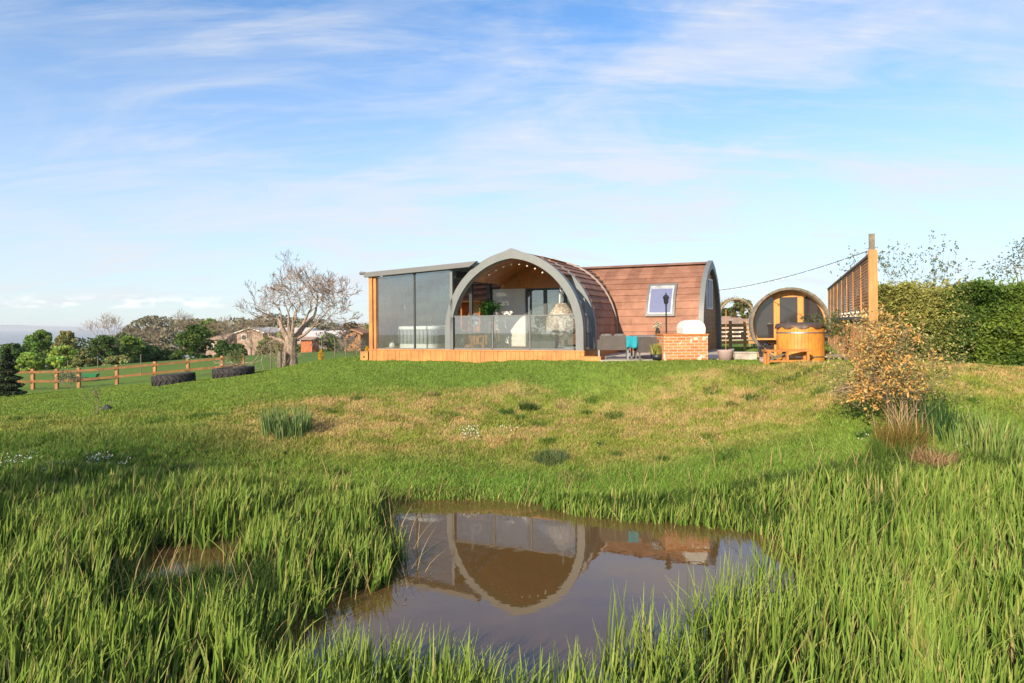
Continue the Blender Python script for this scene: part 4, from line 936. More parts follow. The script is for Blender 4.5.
for i_, (px, pt_, pb, w_, Y, col, kd, lab) in enumerate(ft):
    x, y, z = at(px, pb, Y); hg = (pb-pt_)/F*Y; wd = w_/F*Y
    if kd == 'l':
        sc = Y/80
        leafy('bush' if 'bush' in lab or 'scrub' in lab else 'tree', lab, 'bush' if 'bush' in lab or 'scrub' in lab else 'tree', (x, y, z), hg, wd, col, 5200, .27*sc, 75, seed=i_, low=.05 if hg < 4.5 else .12)
    else: bare('leafless_tree', lab, (x, y, z), hg, wd, M['twig' if px != 106 else 'bark'], 6, seed=50+i_, kids=(2, 3))
# twigs
# hedge line stuff (reads as one mass) across the field edge
n_ = 22000; u_ = rng.uniform(0, 1, n_); PX = -60+u_*440; X = (PX-512)/F*100; Yh = 100+rng.normal(0, .8, n_); zb_ = height(X, Yh); P = np.stack([X, Yh, zb_+rng.uniform(0, 1, n_)*(1.6+.8*vnoise(X*.25, Yh*0, 4)+4.5*(1-sm(PX, 120, 190)))], 1)
V, Q, K = leaves(P, .4, jit((.08, .12, .03), n_, .3)*(.7+.6*vnoise(X*.3, Yh*0, 8))[:, None], .7); tagp(npmesh('field_hedge', V, Q, M['leaf'], K), 'low dark hedge running across the far field edge', 'hedge', kind='stuff')
n_ = 26000; u_ = rng.uniform(0, 1, n_); PX = -100+u_*500; Yh = 190+rng.normal(0, 4, n_); X = (PX-512)/F*Yh; zt0 = at(0, 338, 190)[2]; hh = (1-.85*(1-sm(PX, 90, 150)))*(6+6*vnoise(X*.06, X*0, 14)+2*vnoise(X*.3, X*0, 5)); P = np.stack([X, Yh, zt0-5+rng.uniform(0, 1, n_)*hh], 1)
V, Q, K = leaves(P, 1.0, jit((.21, .19, .12), n_, .3)*(.7+.6*vnoise(X*.08, X*0, 8))[:, None], .7); tagp(npmesh('distant_woodland', V, Q, M['leaf'], K), 'hazy brownish belt of woodland beyond the fields', 'wood', kind='stuff')

# farm buildings
def barn(name, lab, px0, px1, ptop, peave, pbase, Y, wallm, roofm, gable=False, window=None, deep=8):
    a, b = at(px0, pbase, Y), at(px1, pbase, Y); w_ = b[0]-a[0]; he = (pbase-peave)/F*Y; hr = (pbase-ptop)/F*Y
    t = thing(name, lab, 'building', ((a[0]+b[0])/2, Y, a[2]), 0); h_ = w_/2
    if gable:
        MB().prism([(-h_, -1), (h_, -1), (h_, he), (0, hr-.1), (-h_, he)], 0, deep).build('wall', wallm, t)
        mb = MB(); 
        for s in (-1, 1): mb.add([(0, -.3, hr), (s*(h_+.3), -.3, he-.1), (s*(h_+.3), deep+.3, he-.1), (0, deep+.3, hr), (0, -.3, hr+.18), (s*(h_+.3), -.3, he+.1), (s*(h_+.3), deep+.3, he+.1), (0, deep+.3, hr+.18)], [(0, 1, 2, 3), (7, 6, 5, 4), (0, 4, 5, 1), (1, 5, 6, 2), (2, 6, 7, 3), (3, 7, 4, 0)])
        mb.build('roof', roofm, t)
    else:
        MB().box(-h_, h_, 0, deep, -1, he).build('wall', wallm, t)
        MB().add([(-h_-.3, -.4, he+.01), (h_+.3, -.4, he+.01), (h_+.3, deep+.4, he+.01), (-h_-.3, deep+.4, he+.01), (-h_-.3, deep/2, hr), (h_+.3, deep/2, hr)], [(0, 3, 2, 1), (0, 1, 5, 4), (2, 3, 4, 5), (1, 2, 5), (3, 0, 4)]).build('roof', roofm, t)
    if window:
        for (wx, wz, ww, wh) in window:
            o = MB().box(wx*w_-ww/2, wx*w_+ww/2, -.08, -.005, wz*he-wh/2, wz*he+wh/2).build('window', M['white'], t); MB().box(wx*w_-ww/2+.08, wx*w_+ww/2-.08, -.10, -.085, wz*he-wh/2+.08, wz*he+wh/2-.08).build('pane', M['glass_dark'], o)
    return t
barn('brick_barn', 'brown brick barn with gable end and one dark window beyond the field', 237, 263, 328.5, 333, 349, 112, M['barn_brick'], M['roof_white'], True, [(-.22, .72, .9, .9)], 10)
barn('farmhouse', 'pink brick house with clay roof beside the round green tree', 206, 224, 333, 340, 352, 118, M['barn_brick'], M['roof_pink'], False, [(-.2, .5, .8, .8), (.2, .5, .8, .8)])
barn('farm_shed', 'long low farm shed with pale roof behind the big bare tree', 262, 306, 328, 334, 346, 120, M['barn_brick'], M['roof_white'], False, [(.3, .5, 1.2, .8)], 10)
barn('farm_shed', 'long pale roofed shed between the bare tree and the lodge', 303, 346, 331, 338, 347, 116, M['wood_weather'], M['roof_white'], False, [(-.2, .5, 1.2, .7)], 10)
barn('timber_cabin', 'bright orange timber cabin near the left lodge post', 344, 360.5, 330.5, 334, 344.5, 70, M['wood_rail'], M['wood_rail'], True, None, 5)
barn('red_shed', 'small red orange shed right behind the bare tree trunk', 301, 312, 337, 340, 347, 85, mat('red_boards', (.50, .14, .05), .8), M['roof_pink'], False, None, 3)
barn('white_barn', 'pale whitewashed barn seen between cabin gable and barrel sauna', 722, 752, 316, 324, 345, 46, mat('rendered_wall', (.50, .40, .34), .9), M['roof_pink'], False, [(-.25, .5, .5, .5), (.2, .5, .5, .5)], 4)

# ------------------------------------------------------------------ left lawn: tyres, rail fence
def tyre(px0, px1, pb, pt_, Y, lab, seed):
    a, b = at(px0, pb, Y), at(px1, pb, Y); R_ = (b[0]-a[0])/2; h_ = .36
    x, y = (a[0]+b[0])/2*(Y+R_)/Y, Y+R_; z = H(x, y)
    t = thing('tractor_tyre', lab, 'tyre', (x, y, z-.03), seed*.4, 'old tractor tyres lying on the lawn')
    # tilt with slope
    n = np.array([H(x-.5, y)-H(x+.5, y), H(x, y-.5)-H(x, y+.5), 1.]); t.rotation_euler = (-math.asin(max(-.3, min(.3, n[1]/2))), math.asin(max(-.3, min(.3, n[0]/2))), 0)
    MB().lathe([(R_*.62, .03), (R_*.86, 0), (R_*.95, .03), (R_*.955, h_-.03), (R_*.86, h_), (R_*.62, h_-.03), (R_*.60, h_*.5)], 56, closed=True).build('carcass', M['rubber'], t, True)
    mb = MB()
    for k in range(22):
        for s, o_ in ((0, 0.), (1, .5)):
            a0 = 2*math.pi*(k+o_)/22; vs = []
            z0, z1 = (.02, h_*.55) if s == 0 else (h_-.02, h_*.45)
            for (aa, zz) in ((a0, z0), (a0+.12, z0), (a0+.30, z1), (a0+.22, z1)):
                for r_ in (R_*.94, R_*1.0): vs.append((r_*math.cos(aa), r_*math.sin(aa), zz))
            mb.add(vs, [(0, 2, 4, 6), (1, 7, 5, 3), (0, 1, 3, 2), (2, 3, 5, 4), (4, 5, 7, 6), (6, 7, 1, 0)])
    mb.build('tread', M['rubber'], t)
    mb = MB().lathe([(.01, h_*.55), (R_*.6, h_*.5)], 24); mb.build('soil', M['soil'], t)
    return t, (x, y, z+h_*.5), R_
t1, c1, r1 = tyre(153.5, 195, 384, 370, 22, 'left tractor tyre lying flat on the lawn, empty', 1)
t2, c2_, r2 = tyre(213.5, 254.5, 378.5, 366, 23, 'right tractor tyre lying flat with a small green shrub in it', 2)
sp = thing('young_shrub', 'small upright green shrub growing in the right tractor tyre', 'shrub', (c2_[0]+.05, c2_[1], c2_[2]), 0)
mb = MB(); ends = []; rn = random.Random(5)
for k in range(10): a = rn.uniform(0, 6.28); limb_tree(mb, (0, 0, 0), (math.cos(a)*.25, math.sin(a)*.25, 1), .35, .008, 2, .35, .3, rn, (2, 2), .004, ends=ends)
mb.build('stems', M['twig'], sp); E_ = np.array(ends); P = E_[rng.integers(0, len(E_), 700)]+rng.normal(0, .07, (700, 3)); V, Q, K = leaves(P, .055, jit((.13, .19, .05), 700, .3)); npmesh('foliage', V, Q, M['leaf'], K, sp)

rp = [(-14, 391, 36.), (33, 388.5, 37), (57, 389, 37.5), (79, 386, 38), (117, 384.5, 39), (155, 380, 40), (188, 377, 41), (222, 374, 42), (243, 371.5, 43)]
rp_w = []
for px, py, Y in rp: x = at(px, py, Y)[0]; rp_w.append((x, Y, H(x, Y)))
rf_ = thing('rail_fence', 'orange two rail timber fence crossing the lower left field', 'fence', rp_w[0], 0)
o0 = np.array(rp_w[0])
for k, p in enumerate(rp_w):
    p = np.array(p)-o0; mb = MB().box(p[0]-.075, p[0]+.075, p[1]-.075, p[1]+.075, p[2]-.3, p[2]+1.12); mb.build('post', M['wood_rail'], rf_)
for k in range(len(rp_w)-1):
    a, b = np.array(rp_w[k])-o0, np.array(rp_w[k+1])-o0
    for hz in (.45, .95): MB().beam(a+(0, -.12, hz), b+(0, -.12, hz), .045, .125).build('rail', M['wood_rail'], rf_)
# sandy ring / riding arena edge: pale board + logs beyond fence
# wire fence stakes
st0 = None
stk = [(271, 368, 30), (286, 366, 34), (322, 362, 36), (335, 361, 36.5), (346, 360, 37), (357, 359, 38), (240, 366, 48), (98, 382, 44), (141, 378, 46), (68, 385, 43)]
labs = ['thin pale stake on the lawn left of the bare tree', 'thin pale stake right behind the bare tree trunk', 'leftmost stake between bare tree and lodge', 'second stake between bare tree and lodge', 'third stake between bare tree and lodge', 'stake nearest the left lodge post', 'tall pale stake behind the right tyre shrub', 'pale stake behind the rail fence by the green cart', 'pale stake behind the rail fence, left of the tyres', 'pale stake behind the rail fence at the left']
for (px, py, Y), lab in zip(stk, labs):
    x = at(px, py, Y)[0]; z = H(x, Y)
    if st0 is None:
        st0 = MB().lathe([(.001, -.2), (.03, -.2), (.026, 1.25), (.001, 1.27)], 8).build('fence_stake', M['wood_weather']); st0.location = (x, Y, z); tagp(st0, lab, 'stake', 'thin stakes of the wire fence')
    else:
        c = st0.copy(); C.objects.link(c); c.location = (x, Y, z); c['label'] = lab
# two stout posts near the tree
for (px, py, lab) in ((276, 369, 'stout weathered post of the pair left of the bare tree trunk'), (279.5, 371, 'slightly nearer dark post of the pair left of the bare tree trunk')):
    x, Y = at(px, py, 28.5)[0], 28.5+(279.5-px)*.3; z = H(x, Y); o = MB().box(-.07, .07, -.07, .07, -.3, .78).add([(-.07, -.07, .781), (.07, -.07, .781), (.07, .07, .781), (-.07, .07, .781), (0, 0, .84)], [(0, 3, 2, 1), (0, 1, 4), (1, 2, 4), (2, 3, 4), (3, 0, 4)]).build('gate_post', M['bark' if px < 278 else 'wood_weather']); o.location = (x, Y, z); tagp(o, lab, 'post')
# golden conifers
for px, py, Y, lab in ((321, 364, 26.5, 'small golden yellow shrub between the bare tree and the lodge'), (367.5, 359, 22.8, 'small golden yellow shrub at the left corner of the deck')):
    x = at(px, py, Y)[0]; z = H(x, Y); hh = 11/F*Y; t = thing('golden_shrub', lab, 'shrub', (x, Y, z), 0); n_ = 500; zz = rng.uniform(0, 1, n_); rr = hh*.26*np.sin(np.pi*np.clip(zz*.85+.12, 0, 1)); aa = rng.uniform(0, 6.28, n_)
    MB().tube([(0, 0, -.1), (0, 0, hh*.6)], .015, 6).build('stem', M['bark_dark'], t)
    V, Q, K = leaves(np.stack([rr*np.cos(aa), rr*np.sin(aa), .03+zz*hh], 1), .05, jit((.60, .36, .02), n_, .25)); npmesh('foliage', V, Q, M['yellow'], K, t)
# small timber crate beside deck corner
x = at(368.5, 359, 21.9)[0]-.02; bx_ = thing('timber_box', 'small orange timber box against the left end of the deck', 'box', (x, 21.95, GP), -phi1); MB().box(-.16, .12, -.2, .2, -.3, .22).build('body', M['wood_new'], bx_); MB().box(-.17, .13, -.21, .21, .221, .245).build('lid', M['wood_new'], bx_); MB().tube([(-.02, -.206, .08), (-.02, -.215, .08)], .03, 10).build('hole_ring', M['black'], bx_)
# green cart
x = at(90, 384, 42)[0]; ct = thing('green_cart', 'small dark green garden cart behind the rail fence', 'cart', (x, 42, H(x, 42)), .1); ct.scale = (.45, .45, .45)
MB().add([(-.9, -.4, .55), (.9, -.4, .55), (.9, .4, .55), (-.9, .4, .55), (-1.1, -.5, 1.0), (1.1, -.5, 1.0), (1.1, .5, 1.0), (-1.1, .5, 1.0)], [(0, 3, 2, 1), (4, 5, 6, 7), (0, 1, 5, 4), (1, 2, 6, 5), (2, 3, 7, 6), (3, 0, 4, 7)]).build('tray', M['green_paint'], ct)
for sx in (-.6, .6):
    for sy in (-.45, .45): MB().lathe([(.12, -.04), (.28, -.04), (.28, .04), (.12, .04)], 20, (sx, sy, .28), 'y', True).build('wheel', M['rubber'], ct)
MB().tube([(-1.0, 0, .6), (-1.7, 0, .9)], .03, 6).build('handle', M['black'], ct)
# dark conifer far left + twigs
x = at(8, 398, 26)[0]; z = H(x, 26); t = thing('small_conifer', 'small dark upright conifer at the left picture edge', 'tree', (x, 26, z), 0)
hh = 50/F*26; n_ = 5200; zz = rng.uniform(0, 1, n_)**1.3; rr = (hh*.24*(1-zz)**.8+.03)*rng.uniform(.3, 1, n_)**.5*(1+.35*np.sin(zz*40)); aa = rng.uniform(0, 6.28, n_)
MB().tube([(0, 0, -.2), (.03, 0, hh*.5), (0, 0, hh*.95)], [.05, .03, .008], 7).build('trunk', M['bark_dark'], t)
V, Q, K = leaves(np.stack([rr*np.cos(aa), rr*np.sin(aa), .1+zz*hh*.92], 1), .09, jit((.028, .045, .02), n_, .35), .5); npmesh('crown', V, Q, M['leaf'], K, t)
def twiggy(name, label, px, py, Y, hgt, wid, col, ncol, nst=7, leafn=160, lsz=.045, seed=0, stemm='twig', cat='shrub', depth=2):
    x = at(px, py, Y)[0]; z = H(x, Y); t = thing(name, label, cat, (x, Y, z), 0); rn = random.Random(seed); mb = MB(); ends = []
    for k in range(nst): a = rn.uniform(0, 6.28); limb_tree(mb, (0, 0, -.05), (math.cos(a)*wid/hgt, math.sin(a)*wid/hgt, 1), hgt*.45, .007, depth, .4, .2, rn, (2, 2), .003, ends=ends)
    mb.build('stems', M[stemm], t); E_ = np.array(ends); P = E_[rng.integers(0, len(E_), leafn)]+rng.normal(0, .03, (leafn, 3)); V, Q, K = leaves(P, lsz, jit(col, leafn, .3)); npmesh('foliage', V, Q, M['leaf'], K, t); return t
twiggy('sapling', 'thin leaning sapling with few leaves on the bank at the left', 95, 421, 16.3, .75, .35, (.10, .14, .06), 0, 6, 90, .045, 3, 'twig', 'sapling')
x = at(107, 412, 17)[0]; o = MB().ball((0, 0, .0), .13, 10, (1.1, .8, .6)); 
for i_, p in enumerate(o.v): kk = 1+.25*math.sin(p[0]*31+p[1]*17+p[2]*23); o.v[i_] = tuple(c*kk for c in p)
o = o.build('dark_stone', mat('basalt', (.03, .03, .035), .8, bump=.5), None, True); o.location = (x, 17, H(x, 17)+.02); tagp(o, 'small dark stone beside the leaning sapling', 'stone')
twiggy('garden_shrub', 'low twiggy shrub below the rail fence post', 68, 391, 36, 1.0, .9, (.16, .16, .10), 0, 14, 500, .10, 8)
twiggy('rail_side_shrub', 'grey twiggy bush beyond the stakes near the lodge', 350, 358, 42, 1.4, 1.6, (.20, .18, .13), 0, 18, 700, .10, 9)
twiggy('lilac_bush', 'mauve grey bush beyond the stakes in front of the pale shed', 335, 352, 62, 2.6, 3.0, (.22, .18, .17), 0, 24, 1400, .18, 10)

# ------------------------------------------------------------------ garden arch, back fence, plinth
q = at(737, 345, 30); ga = thing('garden_arch', 'weathered wattle garden arch behind the cabin gable', 'garden arch', (q[0], 30, H(q[0], 30)), 0)
rr = 17/F*30; hh = at(737, 299, 30)[2]-H(q[0], 30)
for y in (0, .5): MB().tube([(-rr, y, 0), (-rr, y, hh-rr)]+[(-rr*math.cos(a), y, hh-rr+rr*math.sin(a)) for a in np.linspace(.1, math.pi-.1, 14)]+[(rr, y, hh-rr), (rr, y, 0)], .045, 7).build('hoop', M['hay'], ga)
mb = MB()
for a in np.linspace(0, math.pi, 11): mb.tube([(-rr*math.cos(a), 0, hh-rr+rr*math.sin(a)), (-rr*math.cos(a), .5, hh-rr+rr*math.sin(a))], .02, 5)
for z in np.arange(.3, hh-rr, .35):
    for s in (-1, 1): mb.tube([(s*rr, 0, z), (s*rr, .5, z)], .02, 5)
mb.build('rungs', M['hay'], ga)
n_ = 500; aa = rng.uniform(0, math.pi, n_); P = np.stack([-rr*np.cos(aa), rng.uniform(0, .5, n_), hh-rr+rr*np.sin(aa)], 1)+rng.normal(0, .06, (n_, 3)); V, Q, K = leaves(P, .08, jit((.20, .18, .08), n_, .4)); npmesh('climber', V, Q, M['leaf'], K, ga)
a, b = at(716, 346, 28), at(760, 346, 28); zf = H((a[0]+b[0])/2, 28); bf = thing('picket_fence', 'orange slatted fence between the cabin gable and the sauna', 'fence', (a[0], 28, zf), 0); Lb = b[0]-a[0]; hb_ = at(740, 322, 28)[2]-zf
for x in (0, Lb*.33, Lb*.66, Lb): MB().box(x-.05, x+.05, -.05, .05, -.2, hb_+.05).build('post', M['wood_fence'], bf)
k = 0; z = .25
while z < hb_-.06: MB().box(0, Lb, -.075, -.052, z, z+.10).build('board', M['wood_fence'], bf); z += .17
a, b = at(735, 361, 21.6), at(757, 361, 21.6); o = MB().box(-.0, b[0]-a[0], 0, .4, -.3, .24).box(-.02, b[0]-a[0]+.02, -.02, .42, .241, .28).build('stone_plinth', M['stone']); o.location = (a[0], 21.6, a[2]); tagp(o, 'low pale stone wall left of the barrel sauna', 'wall')
a, b = at(826, 362, 18.7), at(850, 362, 18.7); o = MB().box(0, b[0]-a[0], 0, .12, .0, .10).box(.05, .12, .02, .1, -.2, -.001).box(b[0]-a[0]-.12, b[0]-a[0]-.05, .02, .1, -.2, -.001).build('sleeper', M['wood_weather']); o.location = (a[0], 18.7, a[2]+.12); tagp(o, 'grey weathered sleeper beside the round wooden tub', 'sleeper')

# ------------------------------------------------------------------ right: hedge, shrubs
def hedge(name, label, x0, y0, x1, y1, thick, hgt, n, lsz, colA, colB, seed=0):
    ang = math.atan2(y1-y0, x1-x0); L_ = math.hypot(x1-x0, y1-y0); t = thing(name, label, 'hedge', (x0, y0, H(x0, y0)), ang)
    u = rng.uniform(0, L_, n); face = rng.uniform(0, 1, n); top = face > .72; inn = rng.uniform(0, 1, n)**1.6*.8
    lump = .60*(fbm(u*1.3, rng.uniform(0, .01, n)+3, seed)-.5)
    z = np.where(top, hgt-inn*.5, rng.uniform(0.02, 1, n)*hgt); lump2 = 1.0*(fbm(u*1.5, z*1.7, seed+5)-.5)+.35*(fbm(u*4.5, z*5, seed+6)-.5)
    y = np.where(top, rng.uniform(-thick/2, thick/2, n), -thick/2+inn-lump2)
    z = z+np.where(top, lump*1.3+.22*(fbm(u*3.5, y*3.5, seed+7)-.5), lump*z/hgt)
    P = np.stack([u, y, np.maximum(z, .02)], 1)+rng.normal(0, .03, (n, 3)); mixv = np.clip(fbm(u*.7, z*1.1, seed+9)*1.6-.3+rng.normal(0, .15, n), 0, 1)[:, None]
    colr = np.array(colA)*(1-mixv)+np.array(colB)*mixv; colr *= (1+rng.uniform(-.35, .35, (n, 1)))
    if name.startswith('privet'):
        k_ = rng.uniform(size=n) < sm(u/L_, .55, 1.0)*.8; colr[k_] = jit((.07, .13, .025), k_.sum(), .4)
    for _ in range(70):
        su = rng.uniform(0, L_); m_ = rng.integers(15, 45); tt = rng.uniform(0, 1, m_); sh_ = np.stack([su+tt*rng.normal(0, .08)+rng.normal(0, .03, m_), rng.uniform(-.5, .3)+rng.normal(0, .04, m_), hgt-.1+tt*rng.uniform(.12, .38)], 1); P = np.concatenate([P, sh_]); colr = np.concatenate([colr, jit(colB, m_, .25)])
    V, Q, K = leaves(P, rng.uniform(.7, 1.3, len(P))*lsz, colr, .55); npmesh('foliage', V, Q, M['leaf'], K, t)
    mb = MB(); rn = random.Random(seed)
    for k in range(int(L_*2.2)): x = rn.uniform(0, L_); limb_tree(mb, (x, rn.uniform(-.1, .3)*thick, -.1), (rn.gauss(0, .2), rn.gauss(0, .2), 1), hgt*.45, .03, 2, .4, .3, rn, (2, 2), .01)
    mb.build('stems', M['bark_dark'], t)
    return t
ha = at(872, 360, 19.5); hb2 = at(1110, 360, 17.5)
hm = at(965, 360, 18.6)
htop = at(930, 288, 18.2)[2]-H(ha[0], ha[1])
hedge('privet_hedge', 'tall loose olive green hedge right behind the timber screen post', ha[0]-.3, 19.6, hm[0]+.1, 18.6, 1.5, htop, 64000, .075, (.12, .15, .035), (.36, .34, .09), 3)
hedge('laurel_hedge', 'glossy dark green hedge at the right picture edge', hm[0]-.1, 18.3, hb2[0], 17.4, 1.7, htop-.02, 64000, .085, (.035, .085, .012), (.20, .28, .04), 7)
for k_, (px_, h_, lab_) in enumerate(((893, 2.9, 'thin leafy sprig nearest the timber post above the hedge'), (909, 3.25, 'tallest thin leafy sprig above the olive hedge'), (925, 2.8, 'third leafy sprig from the timber post above the hedge'), (943, 2.55, 'shortest leafy sprig above the hedge, farthest from the post'))):
    twiggy('tall_sprig', lab_, px_, 360, 20.6, h_, .12*h_/3, (.15, .18, .09), 0, 5, 420, .075, 21+k_, 'twig', 'shrub', 3)
q = at(1030, 350, 34); leafy('willow_tree', 'loose grey green willow behind the hedge at the right edge', 'tree', (q[0], 34, H(q[0], 34)), (350-250)/F*34*1.03, 4.6, (.15, .17, .10), 1500, .11, 60, seed=77, low=.5, bark='twig')
twiggy('leafy_shrub', 'green shrub between the round tub and the timber screen', 829, 362, 19.3, 1.25, .55, (.09, .13, .03), 0, 18, 1800, .06, 25, 'twig', 'shrub', 3)

leafy('garden_tree', 'leafy tree on the left bank outside the picture, shading the lower left slope', 'tree', (-13.0, 2.6, H(-13.0, 2.6)), 4.8, 5.4, GRN, 4600, .12, 90, seed=91)
# dead-leaved shrub on the bank
q = at(903, 441, 12.4); zs = H(q[0], q[1]); ds = thing('withered_shrub', 'brown withered shrub with papery orange leaves on the pond bank', 'shrub', (q[0], q[1], zs), 0)
rn = random.Random(31); mb = MB(); ends = []
for k, (dx, dy, L_, r_) in enumerate([(-.08, 0, .85, .022), (.22, .0, .9, .026), (-.25, .2, .8, .016), (.05, .3, .8, .016), (-.45, .1, .8, .014), (.4, .2, .75, .014), (-.3, -.15, .7, .013), (.12, -.2, .8, .015), (-.6, .25, .7, .012), (.55, 0, .6, .012)]):
    limb_tree(mb, (dx*.25, dy*.25, -.1), (dx*.9, dy*.9, 1), L_, r_, 3, .42, .18, rn, (2, 3), .004, .10, ends=ends)
E_ = np.array(ends); stem_mb = mb
zmx = E_[:, 2]
def cl(n, sel, s, size, col, m_, name, am=.3):
    e = E_[sel]; P = e[rng.integers(0, len(e), n)]+rng.normal(0, s, (n, 3)); V, Q, K = leaves(P, rng.uniform(.6, 1.4, n)*size, jit(col, n, am), .6); return npmesh(name, V, Q, M[m_], K, ds)
cl(3000, np.arange(len(E_)), .12, .05, (.36, .31, .12), 'leaf', 'thin_foliage')
# clump of dry leaves at the left half, from y 340 to 400
lp_ = []
for (cx, cy, sx, sy, n_) in ((872, 364, 11, 30, 2100), (886, 342, 11, 28, 1000), (903, 380, 13, 14, 420), (925, 362, 11, 20, 200), (858, 392, 10, 8, 420), (915, 335, 13, 18, 160)):
    m_ = n_//14   # leaves hang in small bunches
    c = np.array(at(cx, cy, 12.5)); B_ = c+np.stack([rng.normal(0, sx/F*12.5*.62, m_), rng.normal(0, .25, m_), rng.normal(0, sy/F*12.5*.6, m_)], 1); P = B_[rng.integers(0, m_, n_)]+rng.normal(0, .035, (n_, 3))*np.array((1, 1, 1.7)); lp_.append(P)
P = np.concatenate(lp_)-np.array(ds.location); cc = jit((.66, .36, .11), len(P), .3); mkk = rng.uniform(size=len(P)) < .35; cc[mkk] = jit((.60, .40, .16), mkk.sum(), .3); mkk = rng.uniform(size=len(P)) < .14; cc[mkk] = jit((.20, .20, .08), mkk.sum(), .3)
V, Q, K = leaves(P, rng.uniform(.05, .10, len(P)), cc, .36); npmesh('dry_leaves', V, Q, M['deadleaf'], K, ds)
mb = stem_mb
for _ in range(420):
    e = P[rn.randrange(len(P))]; dd_ = ((E_-e)**2).sum(1)+ (E_[:, 2] > e[2])*.3; s0 = E_[int(np.argmin(dd_))]; m_ = (e+s0)/2+np.array([rn.gauss(0, .04), rn.gauss(0, .04), .02]); mb.tube([s0, m_, e], [.005, .0035, .002], 3, False)
mb.build('stems', M['twig'], ds)
print('veg gen done')

# ------------------------------------------------------------------ clumps as things
def clump(name, label, px, py, Y, r, n, h, w, col, lean=.45, cat='plant clump', ncol=None, segs=4, zoff=0):
    x = at(px, py, Y)[0]; aa = rng.uniform(0, 6.28, n); rr = r*np.sqrt(rng.uniform(0, 1, n)); X = x+rr*np.cos(aa); Yq = Y+rr*np.sin(aa)*.7; z0 = H(x, Y); Z = height(X, Yq)-z0
    P = np.stack([X-x, Yq-Y, Z-.02+zoff], 1); c = jit(col, n, .25)
    if ncol is not None: mk = rng.uniform(size=n) < .3; c[mk] = jit(ncol, mk.sum(), .25)
    V, Q, K = blades(P, rng.uniform(.6, 1.1, n)*h, w, aa+rng.normal(0, .8, n), rng.uniform(.05, lean, n), c, segs, 1.8, basecol=np.array(col)*.8)
    o = npmesh(name, V, Q, M['blade'], K); o.location = (x, Y, z0); return tagp(o, label, cat)
clump('iris_clump', 'blue green iris clump standing alone on the dry grass bank', 287, 437, 14.5, .52, 330, .62, .028, (.13, .20, .06), .35, ncol=(.20, .27, .10))
clump('rush_tuft', 'small dark tuft of rushes near the top of the dry bank', 528, 407, 16.1, .2, 220, .24, .010, (.045, .08, .02), .6)
clump('grey_grass_tuft', 'grey green grass tuft low on the bank left of centre', 552, 455, 13.6, .33, 500, .20, .010, (.10, .14, .06), .8)
n_ = 70; Pb = np.stack([rng.normal(0, .22, n_), rng.normal(0, .18, n_), np.full(n_, -.03)], 1); V, Q, K = blades(Pb, rng.uniform(.5, 1.25, n_), .010, rng.normal(2.6, 1.3, n_), rng.uniform(.05, .55, n_), jit((.46, .31, .15), n_, .35), 4, 1.7); npmesh('dry_stalks', V, Q, M['deadleaf'], K, ds)
clump('russet_rush', 'russet and green rush tussock at the foot of the withered shrub', 900, 462, 12.05, .40, 900, .62, .008, (.22, .13, .035), .55, ncol=(.08, .14, .025))
clump('green_rush', 'fresh green rush tussock in front of the withered shrub', 893, 470, 11.8, .36, 700, .42, .008, (.09, .15, .025), .6)
clump('fallen_reed_heap', 'heap of bent pale brown dead reeds right of the withered shrub', 932, 480, 11.5, .35, 420, .40, .012, (.34, .21, .11), 1.2)
clump('dark_iris_clump', 'dark green upright iris clump just right of the withered shrub', 938, 452, 12.6, .32, 170, .75, .030, (.035, .085, .025), .25)
clump('iris_bed', 'wide bed of pale green iris leaves at the right picture edge', 985, 462, 12.4, .95, 620, .55, .026, (.15, .23, .05), .35, ncol=(.27, .30, .09))
# ------------------------------------------------------------------ grass / reeds fields
def infrust(x, y, m=1.3): return (np.abs(x) < .75*y+m)
def stuffmesh(name, label, cat, V, Q, K, m='blade'): return tagp(npmesh(name, V, Q, M[m], K), label, cat, kind='stuff')
# lawn (short)
def scatter(n, x0, x1, y0, y1, ypow=1.):
    y = y0+(y1-y0)*rng.uniform(0, 1, n)**ypow; x = rng.uniform(-1, 1, n)*(.75*y+1.5); return x, y
x, y = scatter(430000, 0, 0, 13.2, 30, 1.5); k = (x > -22)
cosn = math.cos(phi1)
lx = x*math.cos(phi1)-(y-20)*math.sin(phi1); ly = x*math.sin(phi1)+(y-20)*math.cos(phi1)
k &= ~((lx > UL-.05) & (lx < UR+.05) & (ly > -.16) & (ly < 7))
def inquad(x, y, q):
    ins = np.ones(len(x), bool)
    for i_ in range(4): a, b = q[i_], q[(i_+1) % 4]; ins &= ((b[0]-a[0])*(y-a[1])-(b[1]-a[1])*(x-a[0])) > 0
    return ins
k &= ~inquad(x, y, corners)
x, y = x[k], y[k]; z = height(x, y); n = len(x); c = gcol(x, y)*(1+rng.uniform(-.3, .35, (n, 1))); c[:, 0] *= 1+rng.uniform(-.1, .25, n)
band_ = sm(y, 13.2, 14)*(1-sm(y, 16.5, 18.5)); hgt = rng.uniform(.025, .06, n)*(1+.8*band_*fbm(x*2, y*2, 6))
V, Q, K = blades(np.stack([x, y, z-.005], 1), hgt, .012+.0006*y, rng.uniform(0, 6.28, n), rng.uniform(.1, .9, n), c, 1, 1.3); stuffmesh('lawn_grass', 'short mown lawn grass in front of the lodge', 'grass', V, Q, K)
